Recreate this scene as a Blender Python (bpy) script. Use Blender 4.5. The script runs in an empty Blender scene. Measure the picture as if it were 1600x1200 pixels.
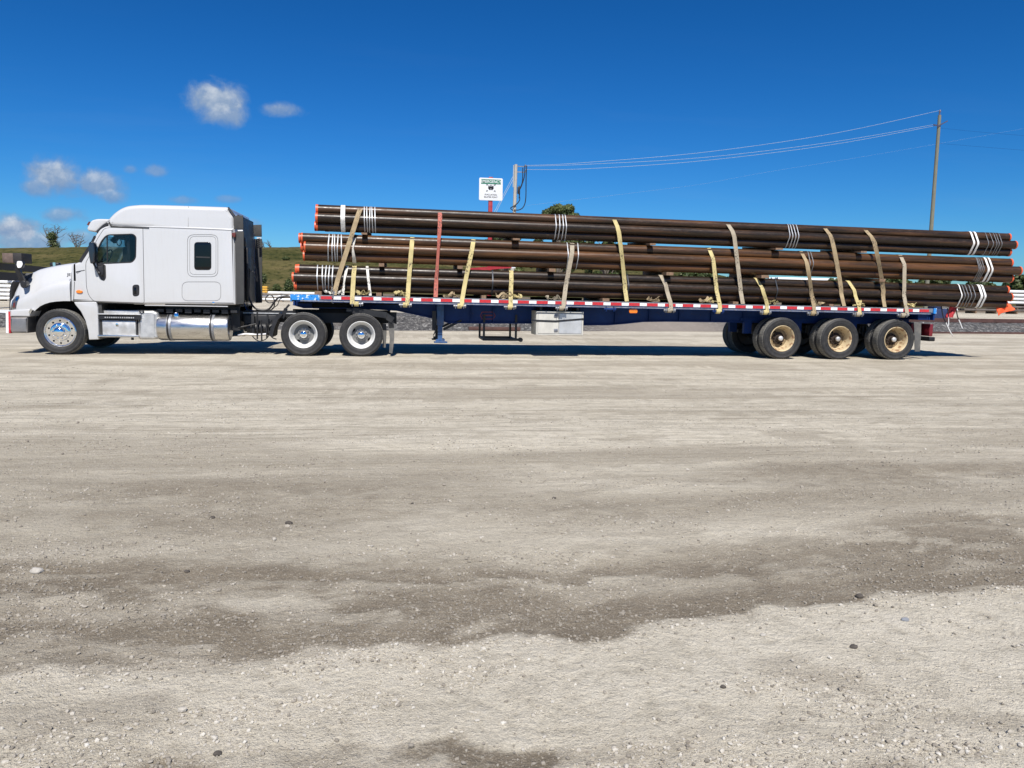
import bpy, bmesh, math, random
import numpy as np
from mathutils import Vector, Matrix
random.seed(7)
S = bpy.context.scene
COL = S.collection
R = math.radians
PI = math.pi

# ------------------------------------------------------------------ camera, sky, sun
F = 1201.87                       # focal length in pixels of the 1600 px wide photograph
CAM = Vector((7.363, -18.218, 1.4987))
YAW, PITCH, ROLL = 0.149373, 0.115757, 0.018528
fw = Vector((math.sin(YAW)*math.cos(PITCH), math.cos(YAW)*math.cos(PITCH), -math.sin(PITCH)))
rt = Vector((math.cos(YAW), -math.sin(YAW), 0))
up = rt.cross(fw)
rt2 = math.cos(ROLL)*rt + math.sin(ROLL)*up
up2 = math.cos(ROLL)*up - math.sin(ROLL)*rt
cd = bpy.data.cameras.new('camera')
cam = bpy.data.objects.new('camera', cd)
COL.objects.link(cam)
m = Matrix((rt2, up2, -fw)).transposed().to_4x4()
m.translation = CAM
cam.matrix_world = m
cd.sensor_width = 36
cd.lens = F/1600*36
cd.clip_start = 0.1
cd.clip_end = 9000
S.camera = cam
S.view_settings.view_transform = 'Standard'
S.view_settings.look = 'None'
S.view_settings.exposure = 0.32
S.view_settings.gamma = 1
S.view_settings.use_curve_mapping = False

SUN_EL, SUN_AZ = 51.0, 0.0       # the sun stands behind the photographer; light travels towards +Y
sd = bpy.data.lights.new('sun', 'SUN')
sd.energy = 5.0
sd.angle = R(0.53)
sd.color = (1.0, 0.955, 0.89)
so = bpy.data.objects.new('sun', sd)
so.rotation_euler = (R(90-SUN_EL), 0, R(-4))
so.location = (0, -30, 40)
COL.objects.link(so)

def ray(px, py):
    return fw + rt2*((px-800)/F) + up2*((600-py)/F)
def at(px, py, Y=0.03):
    """a point of the photograph at the world depth Y"""
    d = ray(px, py)
    return CAM + d*((Y-CAM.y)/d.y)
def gr(px, py, z=0.0):
    d = ray(px, py)
    return CAM + d*((z-CAM.z)/d.z)

W = bpy.data.worlds.new('World')
S.world = W
W.use_nodes = True
wt = W.node_tree
wt.nodes.clear()
class NT:
    def __init__(s, t): s.t = t
    def n(s, typ, ins=None, **kw):
        nd = s.t.nodes.new(typ)
        for k, v in kw.items(): setattr(nd, k, v)
        if ins:
            for k, v in ins.items():
                if isinstance(v, bpy.types.NodeSocket): s.t.links.new(v, nd.inputs[k])
                else: nd.inputs[k].default_value = v
        return nd
    def m(s, op, a, b=0.0, c=None, clamp=False):
        ins = {0: a, 1: b}
        if c is not None: ins[2] = c
        nd = s.n('ShaderNodeMath', ins, operation=op)
        nd.use_clamp = clamp
        return nd.outputs[0]
    def noise(s, vec, scale, detail=4, rough=.55, dist=0.0):
        return s.n('ShaderNodeTexNoise', {'Vector': vec, 'Scale': scale, 'Detail': detail, 'Roughness': rough, 'Distortion': dist}).outputs[0]
    def ramp(s, fac, stops):
        nd = s.n('ShaderNodeValToRGB', {0: fac})
        e = nd.color_ramp.elements
        while len(e) > 1: e.remove(e[-1])
        e[0].position = stops[0][0]; e[0].color = col4(stops[0][1])
        for p, c in stops[1:]:
            x = e.new(p); x.color = col4(c)
        return nd.outputs[0]
    def mix(s, fac, a, b, mode='MIX'):
        nd = s.n('ShaderNodeMix', data_type='RGBA', blend_type=mode)
        for i, v in ((0, fac), (6, a), (7, b)):
            if isinstance(v, bpy.types.NodeSocket): s.t.links.new(v, nd.inputs[i])
            else: nd.inputs[i].default_value = col4(v) if i else v
        return nd.outputs[2]
    def mapr(s, v, a, b, c=0.0, d=1.0, smooth=False):
        nd = s.n('ShaderNodeMapRange', {0: v, 1: a, 2: b, 3: c, 4: d})
        if smooth: nd.interpolation_type = 'SMOOTHSTEP'
        return nd.outputs[0]
def col4(c):
    if isinstance(c, (int, float)): return (c, c, c, 1)
    return tuple(c) if len(c) == 4 else (c[0], c[1], c[2], 1)

w = NT(wt)
sky = w.n('ShaderNodeTexSky', sky_type='NISHITA')
sky.sun_disc = False
sky.sun_elevation = R(SUN_EL)
sky.sun_rotation = R(180)
sky.air_density = 1.0
sky.dust_density = 0.15
sky.ozone_density = 2.2
sky.altitude = 200
hs = w.n('ShaderNodeHueSaturation', {'Hue': 0.506, 'Saturation': 1.22, 'Value': 1.0, 'Color': sky.outputs[0]})
skyc = w.mix(1.0, hs.outputs[0], (.62, .93, 1.16), 'MULTIPLY')
sp_ = w.n('ShaderNodeSeparateColor', {0: skyc})
gc = [w.m('MULTIPLY', w.m('POWER', w.m('MAXIMUM', sp_.outputs[i], 0.0), g_), a_) for i, (g_, a_) in enumerate(((1.55, .225), (1.16, .535), (1.3, .485)))]
skyc = w.n('ShaderNodeCombineColor', {0: gc[0], 1: gc[1], 2: gc[2]}).outputs[0]
tc = w.n('ShaderNodeTexCoord').outputs['Generated']
sep = w.n('ShaderNodeSeparateXYZ', {0: tc})
ysafe = w.m('MAXIMUM', sep.outputs[1], 0.02)
cu = w.m('DIVIDE', sep.outputs[0], ysafe)
cv = w.m('DIVIDE', sep.outputs[2], ysafe)
uvv = w.n('ShaderNodeCombineXYZ', {0: cu, 1: cv, 2: 0.0}).outputs[0]
n1 = w.noise(uvv, 34.0, 6, .6, .3)
n2 = w.noise(uvv, 14.0, 4, .55)
n3 = w.noise(uvv, 75.0, 4, .6)
wob = w.m('ADD', w.m('MULTIPLY', w.m('SUBTRACT', n1, .5), 2.3), w.m('MULTIPLY', w.m('SUBTRACT', n2, .5), 1.5))
mask = None; shade = None
CL = [(338,158,50,38,1),(345,178,46,22,.9),(437,172,40,13,.75),(80,275,48,36,.95),(62,290,30,22,.8),(160,288,42,24,.85),(172,305,26,14,.75),(245,268,24,12,.6),
      (203,265,13,7,.45),(97,335,42,14,.7),(18,358,62,26,1),(45,376,90,24,.85),(283,313,28,8,.5),(355,311,24,7,.45),(398,352,16,14,.45),(110,372,60,14,.6)]
for (x, y, a, b, s_) in CL:
    d = ray(x, y); u0, v0 = d.x/d.y, d.z/d.y
    da = ray(x+a, y); db = ray(x, y-b)
    ra = abs(da.x/da.y-u0); rb = abs(db.z/db.y-v0)
    e = w.m('SQRT', w.m('ADD', w.m('POWER', w.m('ABSOLUTE', w.m('DIVIDE', w.m('SUBTRACT', cu, u0), ra)), 2.0),
                        w.m('POWER', w.m('ABSOLUTE', w.m('DIVIDE', w.m('SUBTRACT', cv, v0), rb)), 2.0)))
    q = w.m('ADD', w.m('SUBTRACT', 1.0, e), w.m('MULTIPLY', wob, .62))
    mk = w.m('MULTIPLY', w.mapr(q, -.15, .65, 0, 1, True), s_)
    sh = w.m('MULTIPLY', mk, w.mapr(w.m('DIVIDE', w.m('SUBTRACT', cv, v0), rb), -.9, .9, 0, 1))
    if mask is None: mask, shade = mk, sh
    else:
        shade = w.m('MAXIMUM', shade, sh); mask = w.m('MAXIMUM', mask, mk)
mask = w.m('MULTIPLY', mask, w.mapr(sep.outputs[1], .0, .1, 0, 1), clamp=True)
lit = w.m('ADD', shade, w.m('MULTIPLY', w.m('SUBTRACT', n3, .5), 1.1))
cc = w.ramp(lit, [(.05, (2.0, 3.3, 5.6)), (.45, (3.0, 4.1, 5.9)), (.95, (6.2, 6.9, 7.9))])
cirr = w.n('ShaderNodeMapping', {'Vector': uvv, 'Rotation': (0, 0, .22), 'Scale': (1.1, 9, 1)}).outputs[0]
ci = w.m('MULTIPLY', w.mapr(w.noise(cirr, 2.2, 5, .6), .52, .85, 0, .10), w.mapr(cv, 0.05, .35, 1, 0))
skyc = w.mix(ci, skyc, (3.4, 4.4, 6.2))
fin = w.mix(mask, skyc, cc)
bg = w.n('ShaderNodeBackground', {'Color': fin, 'Strength': 0.0755})
wo = w.n('ShaderNodeOutputWorld', {0: bg.outputs[0]})

# ------------------------------------------------------------------ materials
MATS = {}
def mat(name, fn):
    mt = bpy.data.materials.new(name)
    mt.use_nodes = True
    t = mt.node_tree
    t.nodes.clear()
    g = NT(t)
    bs = g.n('ShaderNodeBsdfPrincipled')
    out = g.n('ShaderNodeOutputMaterial', {0: bs.outputs[0]})
    fn(g, bs)
    MATS[name] = mt
    return mt
def put(g, sock, v):
    if isinstance(v, bpy.types.NodeSocket): g.t.links.new(v, sock)
    else: sock.default_value = v
def bump(g, bs, h, st=.3, dist=.01):
    b = g.n('ShaderNodeBump', {'Height': h, 'Strength': st, 'Distance': dist})
    put(g, bs.inputs['Normal'], b.outputs[0])
def plain(name, c, rough=.5, metal=0.0, var=.12, scale=6.0, coat=0.0, dirt=None, dirtamt=.35, bumpv=0.0, stretch=(1, 1, 1), spec=None, bscale=40):
    def f(g, bs):
        p = g.n('ShaderNodeNewGeometry').outputs['Position']
        p = g.n('ShaderNodeMapping', {'Vector': p, 'Scale': stretch}).outputs[0]
        n = g.noise(p, scale, 5, .6)
        lo = [x*(1-var) for x in c]; hi = [min(1, x*(1+var)) for x in c]
        cc = g.ramp(n, [(.3, lo), (.7, hi)])
        if dirt:
            dn = g.noise(p, scale*.45, 6, .65)
            cc = g.mix(g.mapr(dn, .5, .72, 0, dirtamt), cc, dirt)
        put(g, bs.inputs['Base Color'], cc)
        put(g, bs.inputs['Roughness'], g.mapr(n, .2, .8, max(.02, rough-.08), min(1, rough+.1)))
        bs.inputs['Metallic'].default_value = metal
        if coat: bs.inputs['Coat Weight'].default_value = coat; bs.inputs['Coat Roughness'].default_value = .06
        if spec is not None: bs.inputs['Specular IOR Level'].default_value = spec
        if bumpv: bump(g, bs, g.noise(p, bscale, 3, .6), bumpv, .01)
    return mat(name, f)

def f_white(g, bs):
    geo = g.n('ShaderNodeNewGeometry').outputs['Position']
    z = g.n('ShaderNodeSeparateXYZ', {0: geo}).outputs[2]
    n = g.noise(geo, 3.0, 5, .6)
    st = g.noise(g.n('ShaderNodeMapping', {'Vector': geo, 'Scale': (9, 9, .7)}).outputs[0], 3, 4, .6)
    low = g.m('MULTIPLY', g.mapr(z, 1.75, .35, 0, 1), g.mapr(n, .3, .75, .15, 1))
    d = g.m('ADD', g.m('MULTIPLY', low, .5), g.mapr(st, .5, .85, 0, .13), clamp=True)
    put(g, bs.inputs['Base Color'], g.mix(d, (.51, .515, .52), (.33, .30, .25)))
    put(g, bs.inputs['Roughness'], g.mapr(d, 0, .6, .28, .6))
    bs.inputs['Coat Weight'].default_value = .35
    bs.inputs['Coat Roughness'].default_value = .12
white = mat('white_paint', f_white)
black = plain('black_plastic', (.012, .012, .014), .45, var=.3, dirt=(.06, .055, .05), dirtamt=.25)
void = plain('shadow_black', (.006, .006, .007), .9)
grey_pl = plain('extender_grey', (.034, .034, .033), .6, var=.15, dirt=(.09, .082, .07), dirtamt=.4)
chrome = plain('chrome', (.86, .87, .88), .07, 1.0, var=.03)
alu = plain('polished_aluminium', (.60, .59, .575), .3, 1.0, var=.12, scale=9, stretch=(.4, 2, 2), dirt=(.40, .37, .33), dirtamt=.5)
dalu = plain('dull_aluminium', (.56, .56, .55), .48, .55, var=.15, scale=8, dirt=(.32, .30, .27), dirtamt=.6, bumpv=.15)
silver = plain('silver_bumper', (.27, .255, .24), .38, .6, var=.12, dirt=(.24, .21, .18), dirtamt=.6)
toolm = plain('toolbox_aluminium', (.50, .485, .435), .6, .0, var=.12, scale=5, dirt=(.40, .38, .33), dirtamt=.6, stretch=(1, 1, .5))
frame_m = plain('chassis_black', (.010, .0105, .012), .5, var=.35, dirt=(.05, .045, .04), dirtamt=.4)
glassblk = plain('dark_glass', (.004, .005, .006), .06, var=.1, spec=.35)
def f_tyre(g, bs):
    geo = g.n('ShaderNodeNewGeometry').outputs['Position']
    z = g.n('ShaderNodeSeparateXYZ', {0: geo}).outputs[2]
    n = g.noise(geo, 9, 6, .65)
    d = g.m('ADD', g.mapr(n, .42, .8, .0, .55), g.m('MULTIPLY', g.mapr(z, .3, .0, 0, .35), n), clamp=True)
    put(g, bs.inputs['Base Color'], g.mix(d, (.014, .014, .015), (.062, .057, .05)))
    bs.inputs['Roughness'].default_value = .68
    bump(g, bs, g.noise(geo, 60, 3), .2, .005)
tyre_m = mat('tyre_rubber', f_tyre)
def f_tread(g, bs):
    tcn = g.n('ShaderNodeTexCoord').outputs['Object']
    s_ = g.n('ShaderNodeSeparateXYZ', {0: tcn})
    ang = g.m('ARCTAN2', s_.outputs[2], s_.outputs[0])
    zig = g.m('MULTIPLY', g.m('PINGPONG', s_.outputs[1], .03), 1.6)
    tr = g.m('PINGPONG', g.m('ADD', g.m('MULTIPLY', ang, .5), zig), .03)
    k = g.mapr(tr, .004, .009, 0, 1)
    n = g.noise(tcn, 12, 5, .6)
    base = g.mix(g.mapr(n, .3, .7, 0, 1), (.14, .133, .12), (.25, .238, .21))
    put(g, bs.inputs['Base Color'], g.mix(k, (.03, .03, .03), base))
    bs.inputs['Roughness'].default_value = .8
    bump(g, bs, k, .8, .01)
tread_m = mat('dusty_tread', f_tread)
white_rim = plain('white_steel_rim', (.66, .66, .64), .42, .0, var=.08, dirt=(.35, .32, .28), dirtamt=.45, scale=9)
grey_rim = plain('grey_hub', (.25, .25, .25), .45, .4, var=.2, dirt=(.2, .18, .15))
def f_cream(g, bs):
    p = g.n('ShaderNodeTexCoord').outputs['Object']
    n = g.noise(p, 11, 7, .68); n2_ = g.noise(p, 4, 4, .6)
    rust = g.mapr(g.m('ADD', n, g.m('MULTIPLY', g.m('SUBTRACT', n2_, .5), .6)), .53, .62, 0, 1)
    put(g, bs.inputs['Base Color'], g.mix(g.m('MULTIPLY', rust, .8), (.54, .43, .26), (.22, .095, .04)))
    bs.inputs['Roughness'].default_value = .6
cream = mat('rusted_cream_rim', f_cream)
disc_g = plain('shaded_wheel_disc', (.15, .15, .145), .5, var=.2, scale=12, dirt=(.09, .08, .07))  # rim white darkened to grey for the shade inside the dish
disc_c = plain('rusted_shaded_disc', (.22, .16, .085), .65, var=.5, scale=14, dirt=(.08, .035, .015), dirtamt=.9)  # rust, plus cream darkened for the shade deep in the wheel
rustdk = plain('rusted_hub', (.030, .019, .013), .75, var=.5, scale=20)
def f_pipe(g, bs, bias=0.0):
    geo = g.n('ShaderNodeNewGeometry').outputs['Position']
    oi = g.n('ShaderNodeObjectInfo')
    off = g.n('ShaderNodeVectorMath', {0: geo, 1: g.n('ShaderNodeCombineXYZ', {0: g.m('MULTIPLY', oi.outputs['Random'], 37.0), 1: 0.0, 2: 0.0}).outputs[0]}, operation='ADD').outputs[0]
    v = g.n('ShaderNodeMapping', {'Vector': off, 'Scale': (.55, 9, 9)}).outputs[0]
    v2 = g.n('ShaderNodeMapping', {'Vector': off, 'Scale': (3.0, 14, 14)}).outputs[0]
    n = g.noise(v, 1.0, 6, .62); sm = g.noise(v2, 2.2, 5, .7); fine = g.noise(off, 45, 4, .6)
    rr = g.m('ADD', n, g.m('ADD', g.m('MULTIPLY', g.m('SUBTRACT', oi.outputs['Random'], .5), .16), bias))
    c = g.ramp(rr, [(.30, (.011, .008, .0058)), (.46, (.021, .0138, .009)), (.58, (.050, .026, .013)), (.72, (.108, .048, .0185))])
    c = g.mix(g.mapr(sm, .57, .74, 0, .65), c, (.105, .056, .031))
    c = g.mix(g.mapr(fine, .66, .76, 0, .35), c, (.22, .18, .15))
    put(g, bs.inputs['Base Color'], c)
    put(g, bs.inputs['Roughness'], g.mapr(sm, .3, .7, .25, .5))
    bs.inputs['Specular IOR Level'].default_value = .34
    bump(g, bs, fine, .18, .004)
pipe_m = mat('mill_brown_steel', f_pipe)
pipe_r = mat('rusty_brown_steel', lambda g, bs: f_pipe(g, bs, .13))
pipe_d = mat('dark_brown_steel', lambda g, bs: f_pipe(g, bs, -.03))
cap_m = plain('orange_plastic', (.60, .095, .03), .45, var=.15, dirt=(.3, .08, .03), dirtamt=.4)
band_m = plain('galvanised_band', (.40, .42, .44), .5, .3, var=.2, scale=20)
band_d = plain('dull_band', (.20, .205, .21), .5, .5, var=.25, scale=20)
band_k = plain('dark_band', (.035, .04, .05), .45, .3)
sling_m = plain('white_sling', (.68, .67, .64), .8, var=.18, scale=14, bumpv=.3)
def webbing(name, c, dk):
    def f(g, bs):
        geo = g.n('ShaderNodeNewGeometry').outputs['Position']
        n = g.noise(geo, 7, 5, .65)
        z = g.n('ShaderNodeSeparateXYZ', {0: geo}).outputs[2]
        wv = g.m('PINGPONG', z, .085)
        pr = g.noise(g.n('ShaderNodeMapping', {'Vector': geo, 'Scale': (30, 30, 18)}).outputs[0], 1.4, 2)
        marks = g.m('MULTIPLY', g.mapr(pr, .55, .60, 0, .75), g.mapr(g.noise(geo, 2.4, 2), .48, .55, 0, 1))
        cc = g.mix(g.mapr(n, .35, .75, 0, .7), c, dk)
        cc = g.mix(marks, cc, (.05, .045, .04))
        cc = g.mix(g.mapr(wv, .003, .008, .18, 0), cc, dk)
        put(g, bs.inputs['Base Color'], cc)
        bs.inputs['Roughness'].default_value = .85
        bump(g, bs, g.noise(geo, 150, 2), .3, .003)
    return mat(name, f)
web_y = webbing('yellow_webbing', (.55, .46, .21), (.32, .26, .13))
web_t = webbing('tan_webbing', (.37, .285, .165), (.19, .135, .08))
web_g = webbing('faded_webbing', (.37, .32, .235), (.22, .18, .13))
web_r = webbing('red_webbing', (.50, .15, .11), (.28, .08, .06))
web_w = webbing('white_webbing', (.66, .64, .58), (.42, .40, .35))
def f_blue(g, bs):
    geo = g.n('ShaderNodeNewGeometry').outputs['Position']
    n = g.noise(geo, 3, 6, .65); n2_ = g.noise(geo, 16, 4, .7)
    c = g.mix(g.mapr(n, .35, .7, 0, 1), (.004, .024, .115), (.007, .036, .16))
    c = g.mix(g.mapr(n2_, .60, .72, 0, .6), c, (.05, .038, .03))
    put(g, bs.inputs['Base Color'], c)
    bs.inputs['Roughness'].default_value = .55; bs.inputs['Specular IOR Level'].default_value = .25
blue_m = mat('dark_blue_paint', f_blue)
def f_blueb(g, bs):
    geo = g.n('ShaderNodeNewGeometry').outputs['Position']
    n2_ = g.noise(geo, 14, 5, .7)
    c = g.mix(g.mapr(n2_, .56, .60, 0, 1), (.02, .22, .60), (.62, .70, .78))
    c = g.mix(g.mapr(g.noise(geo, 9, 4), .6, .66, 0, .8), c, (.015, .05, .14))
    put(g, bs.inputs['Base Color'], c)
    bs.inputs['Roughness'].default_value = .45
blueb_m = mat('chipped_bright_blue', f_blueb)
red_m = plain('red_reflector', (.50, .022, .03), .4, var=.2, scale=25, dirt=(.25, .05, .05), dirtamt=.6)
wht_m = plain('white_reflector', (.80, .80, .80), .4, var=.08, scale=25, dirt=(.5, .47, .45), dirtamt=.7)
dred_m = plain('dark_red', (.16, .012, .018), .4, var=.3)
steel_m = plain('worn_rail_steel', (.26, .27, .29), .45, .5, var=.25, dirt=(.12, .09, .08), dirtamt=.6, scale=12)
wood_m = plain('dunnage_wood', (.19, .12, .075), .85, var=.4, scale=18, stretch=(1, .2, 1), bumpv=.4)
deckw_m = plain('deck_wood', (.10, .075, .055), .85, var=.4, scale=7, stretch=(.2, 3, 1))
orange_l = plain('amber_lens', (.80, .20, .015), .25, var=.1, coat=.5)
redlens = plain('red_brown_lens', (.12, .028, .022), .35)
flapm = plain('mudflap_rubber', (.09, .088, .083), .75, var=.2, dirt=(.24, .22, .19), dirtamt=.7, scale=5)
pole_w = plain('pale_pole', (.40, .37, .32), .85, var=.15, scale=6, stretch=(4, 4, .5), bumpv=.3)
pole_g = plain('green_grey_pole', (.17, .167, .125), .85, var=.2, scale=6, stretch=(4, 4, .5), bumpv=.3)
wire_m = plain('aluminium_wire', (.36, .42, .48), .5, .2)
sign_w = plain('sign_white', (.66, .67, .68), .45, var=.02)
sign_g = plain('sign_green', (.012, .16, .085), .45, var=.05)
sign_k = plain('sign_black', (.012, .012, .014), .5)
post_r = plain('red_post', (.30, .018, .025), .45, var=.2)
conc_p = plain('pink_white_block', (.62, .55, .53), .8, var=.12, dirt=(.5, .2, .2), dirtamt=.6, scale=3)
rust_b = plain('rusty_plate', (.12, .085, .07), .8, var=.4, scale=3, dirt=(.20, .07, .05), dirtamt=.7)
beam_d = plain('dark_steel_beam', (.025, .022, .022), .7, var=.4)
stock_m = plain('pale_coated_pipe', (.74, .75, .75), .5, var=.1, scale=1.2, stretch=(.3, 4, 4), dirt=(.35, .28, .22), dirtamt=.55)
stock_d = plain('dark_pipe', (.10, .085, .075), .7, var=.4, scale=1.2)
yel_m = plain('yellow_paint', (.62, .34, .04), .6, var=.15)
rail_r = plain('rusty_rail', (.075, .035, .028), .7, var=.3, scale=3)
flag_o = plain('orange_cloth', (.88, .11, .03), .75, var=.1)
flag_r = plain('red_cloth', (.42, .03, .04), .75, var=.25)
intr = plain('dark_interior', (.02, .021, .024), .75, var=.2)
seatm = plain('seat_fabric', (.035, .035, .04), .9, var=.2)
bluehose = plain('blue_hose', (.015, .06, .22), .4)
mirr = plain('mirror_back', (.015, .02, .03), .18, var=.1, coat=.5)
def f_glass(g, bs):
    bs.inputs['Base Color'].default_value = (.50, .56, .56, 1)
    bs.inputs['Roughness'].default_value = .02
    bs.inputs['IOR'].default_value = 1.45
    tr = g.n('ShaderNodeBsdfTransparent', {0: (.80, .85, .86, 1)})
    gl = g.n('ShaderNodeBsdfGlossy', {0: (.8, .9, 1, 1), 1: .02})
    fr = g.n('ShaderNodeFresnel', {0: 1.5})
    mx = g.n('ShaderNodeMixShader', {0: g.m('MULTIPLY', fr.outputs[0], .6), 1: tr.outputs[0], 2: gl.outputs[0]})
    o = [x for x in g.t.nodes if x.type == 'OUTPUT_MATERIAL'][0]
    g.t.links.new(mx.outputs[0], o.inputs[0])
glass_m = mat('window_glass', f_glass)

# ------------------------------------------------------------------ mesh helpers
LOC = {}
class MB:
    def __init__(s): s.v = []; s.f = []
    def add(s, vs, fs):
        o = len(s.v)
        s.v += [tuple(x) for x in vs]
        s.f += [tuple(i+o for i in f) for f in fs]
        return s
    def box(s, x0, x1, y0, y1, z0, z1, c=0.0):
        if c <= 0:
            vs = [(x, y, z) for x in (x0, x1) for y in (y0, y1) for z in (z0, z1)]
            return s.add(vs, [(0, 1, 3, 2), (4, 6, 7, 5), (0, 4, 5, 1), (2, 3, 7, 6), (0, 2, 6, 4), (1, 5, 7, 3)])
        bm = bmesh.new()
        bmesh.ops.create_cube(bm, size=1)
        for q in bm.verts: q.co = Vector(((x0+x1)/2+q.co.x*(x1-x0), (y0+y1)/2+q.co.y*(y1-y0), (z0+z1)/2+q.co.z*(z1-z0)))
        bmesh.ops.bevel(bm, geom=bm.edges[:], offset=c, segments=2, affect='EDGES', profile=.5)
        s.bm(bm)
        return s
    def bm(s, bm):
        bm.verts.index_update()
        s.add([q.co for q in bm.verts], [[q.index for q in f.verts] for f in bm.faces])
        bm.free()
    def obox(s, p0, p1, wd, ht, upv=Vector((0, 0, 1))):
        p0 = Vector(p0); p1 = Vector(p1); d = (p1-p0).normalized()
        sx = d.cross(upv)
        if sx.length < 1e-4: sx = d.cross(Vector((0, 1, 0)))
        sx.normalize(); uz = sx.cross(d)
        vs = [p + sx*a*wd/2 + uz*b*ht/2 for p in (p0, p1) for a in (-1, 1) for b in (-1, 1)]
        return s.add(vs, [(0, 1, 3, 2), (4, 6, 7, 5), (0, 4, 5, 1), (2, 3, 7, 6), (0, 2, 6, 4), (1, 5, 7, 3)])
    def tube(s, pts, r, n=8, cap=True, closed=False):
        pts = [Vector(p) for p in pts]
        N = len(pts)
        rs = r if isinstance(r, (list, tuple)) else [r]*N
        o = len(s.v); prev = None
        for i, p in enumerate(pts):
            if closed: d = pts[(i+1) % N]-pts[i-1]
            else: d = pts[min(i+1, N-1)]-pts[max(i-1, 0)]
            d = d.normalized()
            if prev is None:
                a = d.cross(Vector((0, 0, 1)))
                if a.length < .05: a = d.cross(Vector((0, 1, 0)))
            else: a = prev - d*prev.dot(d)
            a.normalize(); prev = a; b = d.cross(a)
            for k in range(n):
                t = 2*PI*k/n
                s.v.append(tuple(p + (a*math.cos(t)+b*math.sin(t))*rs[i]))
        M = N if closed else N-1
        for i in range(M):
            j = (i+1) % N
            for k in range(n):
                s.f.append((o+i*n+k, o+i*n+(k+1) % n, o+j*n+(k+1) % n, o+j*n+k))
        if cap and not closed:
            s.f.append(tuple(o+k for k in range(n))[::-1]); s.f.append(tuple(o+(N-1)*n+k for k in range(n)))
        return s
    def lathe(s, prof, n=32, c=(0, 0, 0), axis='Y', closed=False):
        """prof: (radius, position along the axis)"""
        o = len(s.v)
        for (r, h) in prof:
            for k in range(n):
                t = 2*PI*k/n; a, b = r*math.cos(t), r*math.sin(t)
                p = {'Y': (a, h, b), 'Z': (a, b, h), 'X': (h, a, b)}[axis]
                s.v.append((p[0]+c[0], p[1]+c[1], p[2]+c[2]))
        P = len(prof)
        for i in range(P if closed else P-1):
            j = (i+1) % P
            for k in range(n):
                s.f.append((o+i*n+k, o+i*n+(k+1) % n, o+j*n+(k+1) % n, o+j*n+k))
        return s
    def ribbon(s, pts, wd, side=Vector((1, 0, 0)), th=.005, norm=None):
        """a strap: flat section swept along pts, width along side (may be a list)"""
        pts = [Vector(p) for p in pts]; N = len(pts); o = len(s.v)
        for i, p in enumerate(pts):
            d = (pts[min(i+1, N-1)]-pts[max(i-1, 0)]).normalized()
            sd_ = side[i] if isinstance(side, list) else side
            a = (sd_ - d*sd_.dot(d)).normalized(); nn = d.cross(a)
            wi = wd[i] if isinstance(wd, list) else wd
            for q in (-a*wi/2-nn*th/2, a*wi/2-nn*th/2, a*wi/2+nn*th/2, -a*wi/2+nn*th/2): s.v.append(tuple(p+q))
        for i in range(N-1):
            for k in range(4):
                s.f.append((o+i*4+k, o+i*4+(k+1) % 4, o+i*4+4+(k+1) % 4, o+i*4+4+k))
        s.f.append((o, o+1, o+2, o+3)); e = o+(N-1)*4; s.f.append((e+3, e+2, e+1, e))
        return s
    def build(s, name, material, parent=None, smooth=35, org=None):
        me = bpy.data.meshes.new(name)
        V = np.array(s.v, dtype=float)
        c = Vector(org) if org is not None else Vector(((V.min(0)+V.max(0))/2).tolist())
        me.from_pydata([tuple(Vector(q)-c) for q in s.v], [], s.f)
        return finish(me, name, material, parent, c, smooth)
def finish(me, name, material, parent, c, smooth=35):
    bm = bmesh.new(); bm.from_mesh(me)
    bmesh.ops.recalc_face_normals(bm, faces=bm.faces)
    lim = R(smooth)
    for e in bm.edges:
        if len(e.link_faces) == 2 and e.calc_face_angle(0) > lim: e.smooth = False
    for f in bm.faces: f.smooth = smooth > 0
    bm.to_mesh(me); bm.free()
    if material and not me.materials: me.materials.append(material)
    o = bpy.data.objects.new(name, me)
    COL.objects.link(o)
    if parent:
        o.parent = parent
        o.location = Vector(c) - LOC[parent.name]
    else: o.location = c
    LOC[o.name] = Vector(c)
    return o
def tag(o, label, cat, group=None, kind=None):
    if label: o['label'] = label
    if cat: o['category'] = cat
    if group: o['group'] = group
    if kind: o['kind'] = kind
    return o
def thing(name, loc, label, cat, group=None):
    o = bpy.data.objects.new(name, None)
    o.empty_display_size = .2
    COL.objects.link(o)
    o.location = loc
    LOC[o.name] = Vector(loc)
    return tag(o, label, cat, group)
def struct(o): o['kind'] = 'structure'; return o
def copy_tree(o, loc, rz=None, parent=None):
    c = o.copy(); COL.objects.link(c)
    if parent is not None: c.parent = parent; c.location = Vector(loc)-LOC[parent.name]
    else: c.location = loc
    if rz is not None: c.rotation_euler = (0, 0, rz)
    LOC[c.name] = Vector(loc)
    for ch in list(o.children):
        d = ch.copy(); COL.objects.link(d); d.parent = c
        for g in ch.children:
            e = g.copy(); COL.objects.link(e); e.parent = d
    return c

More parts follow.
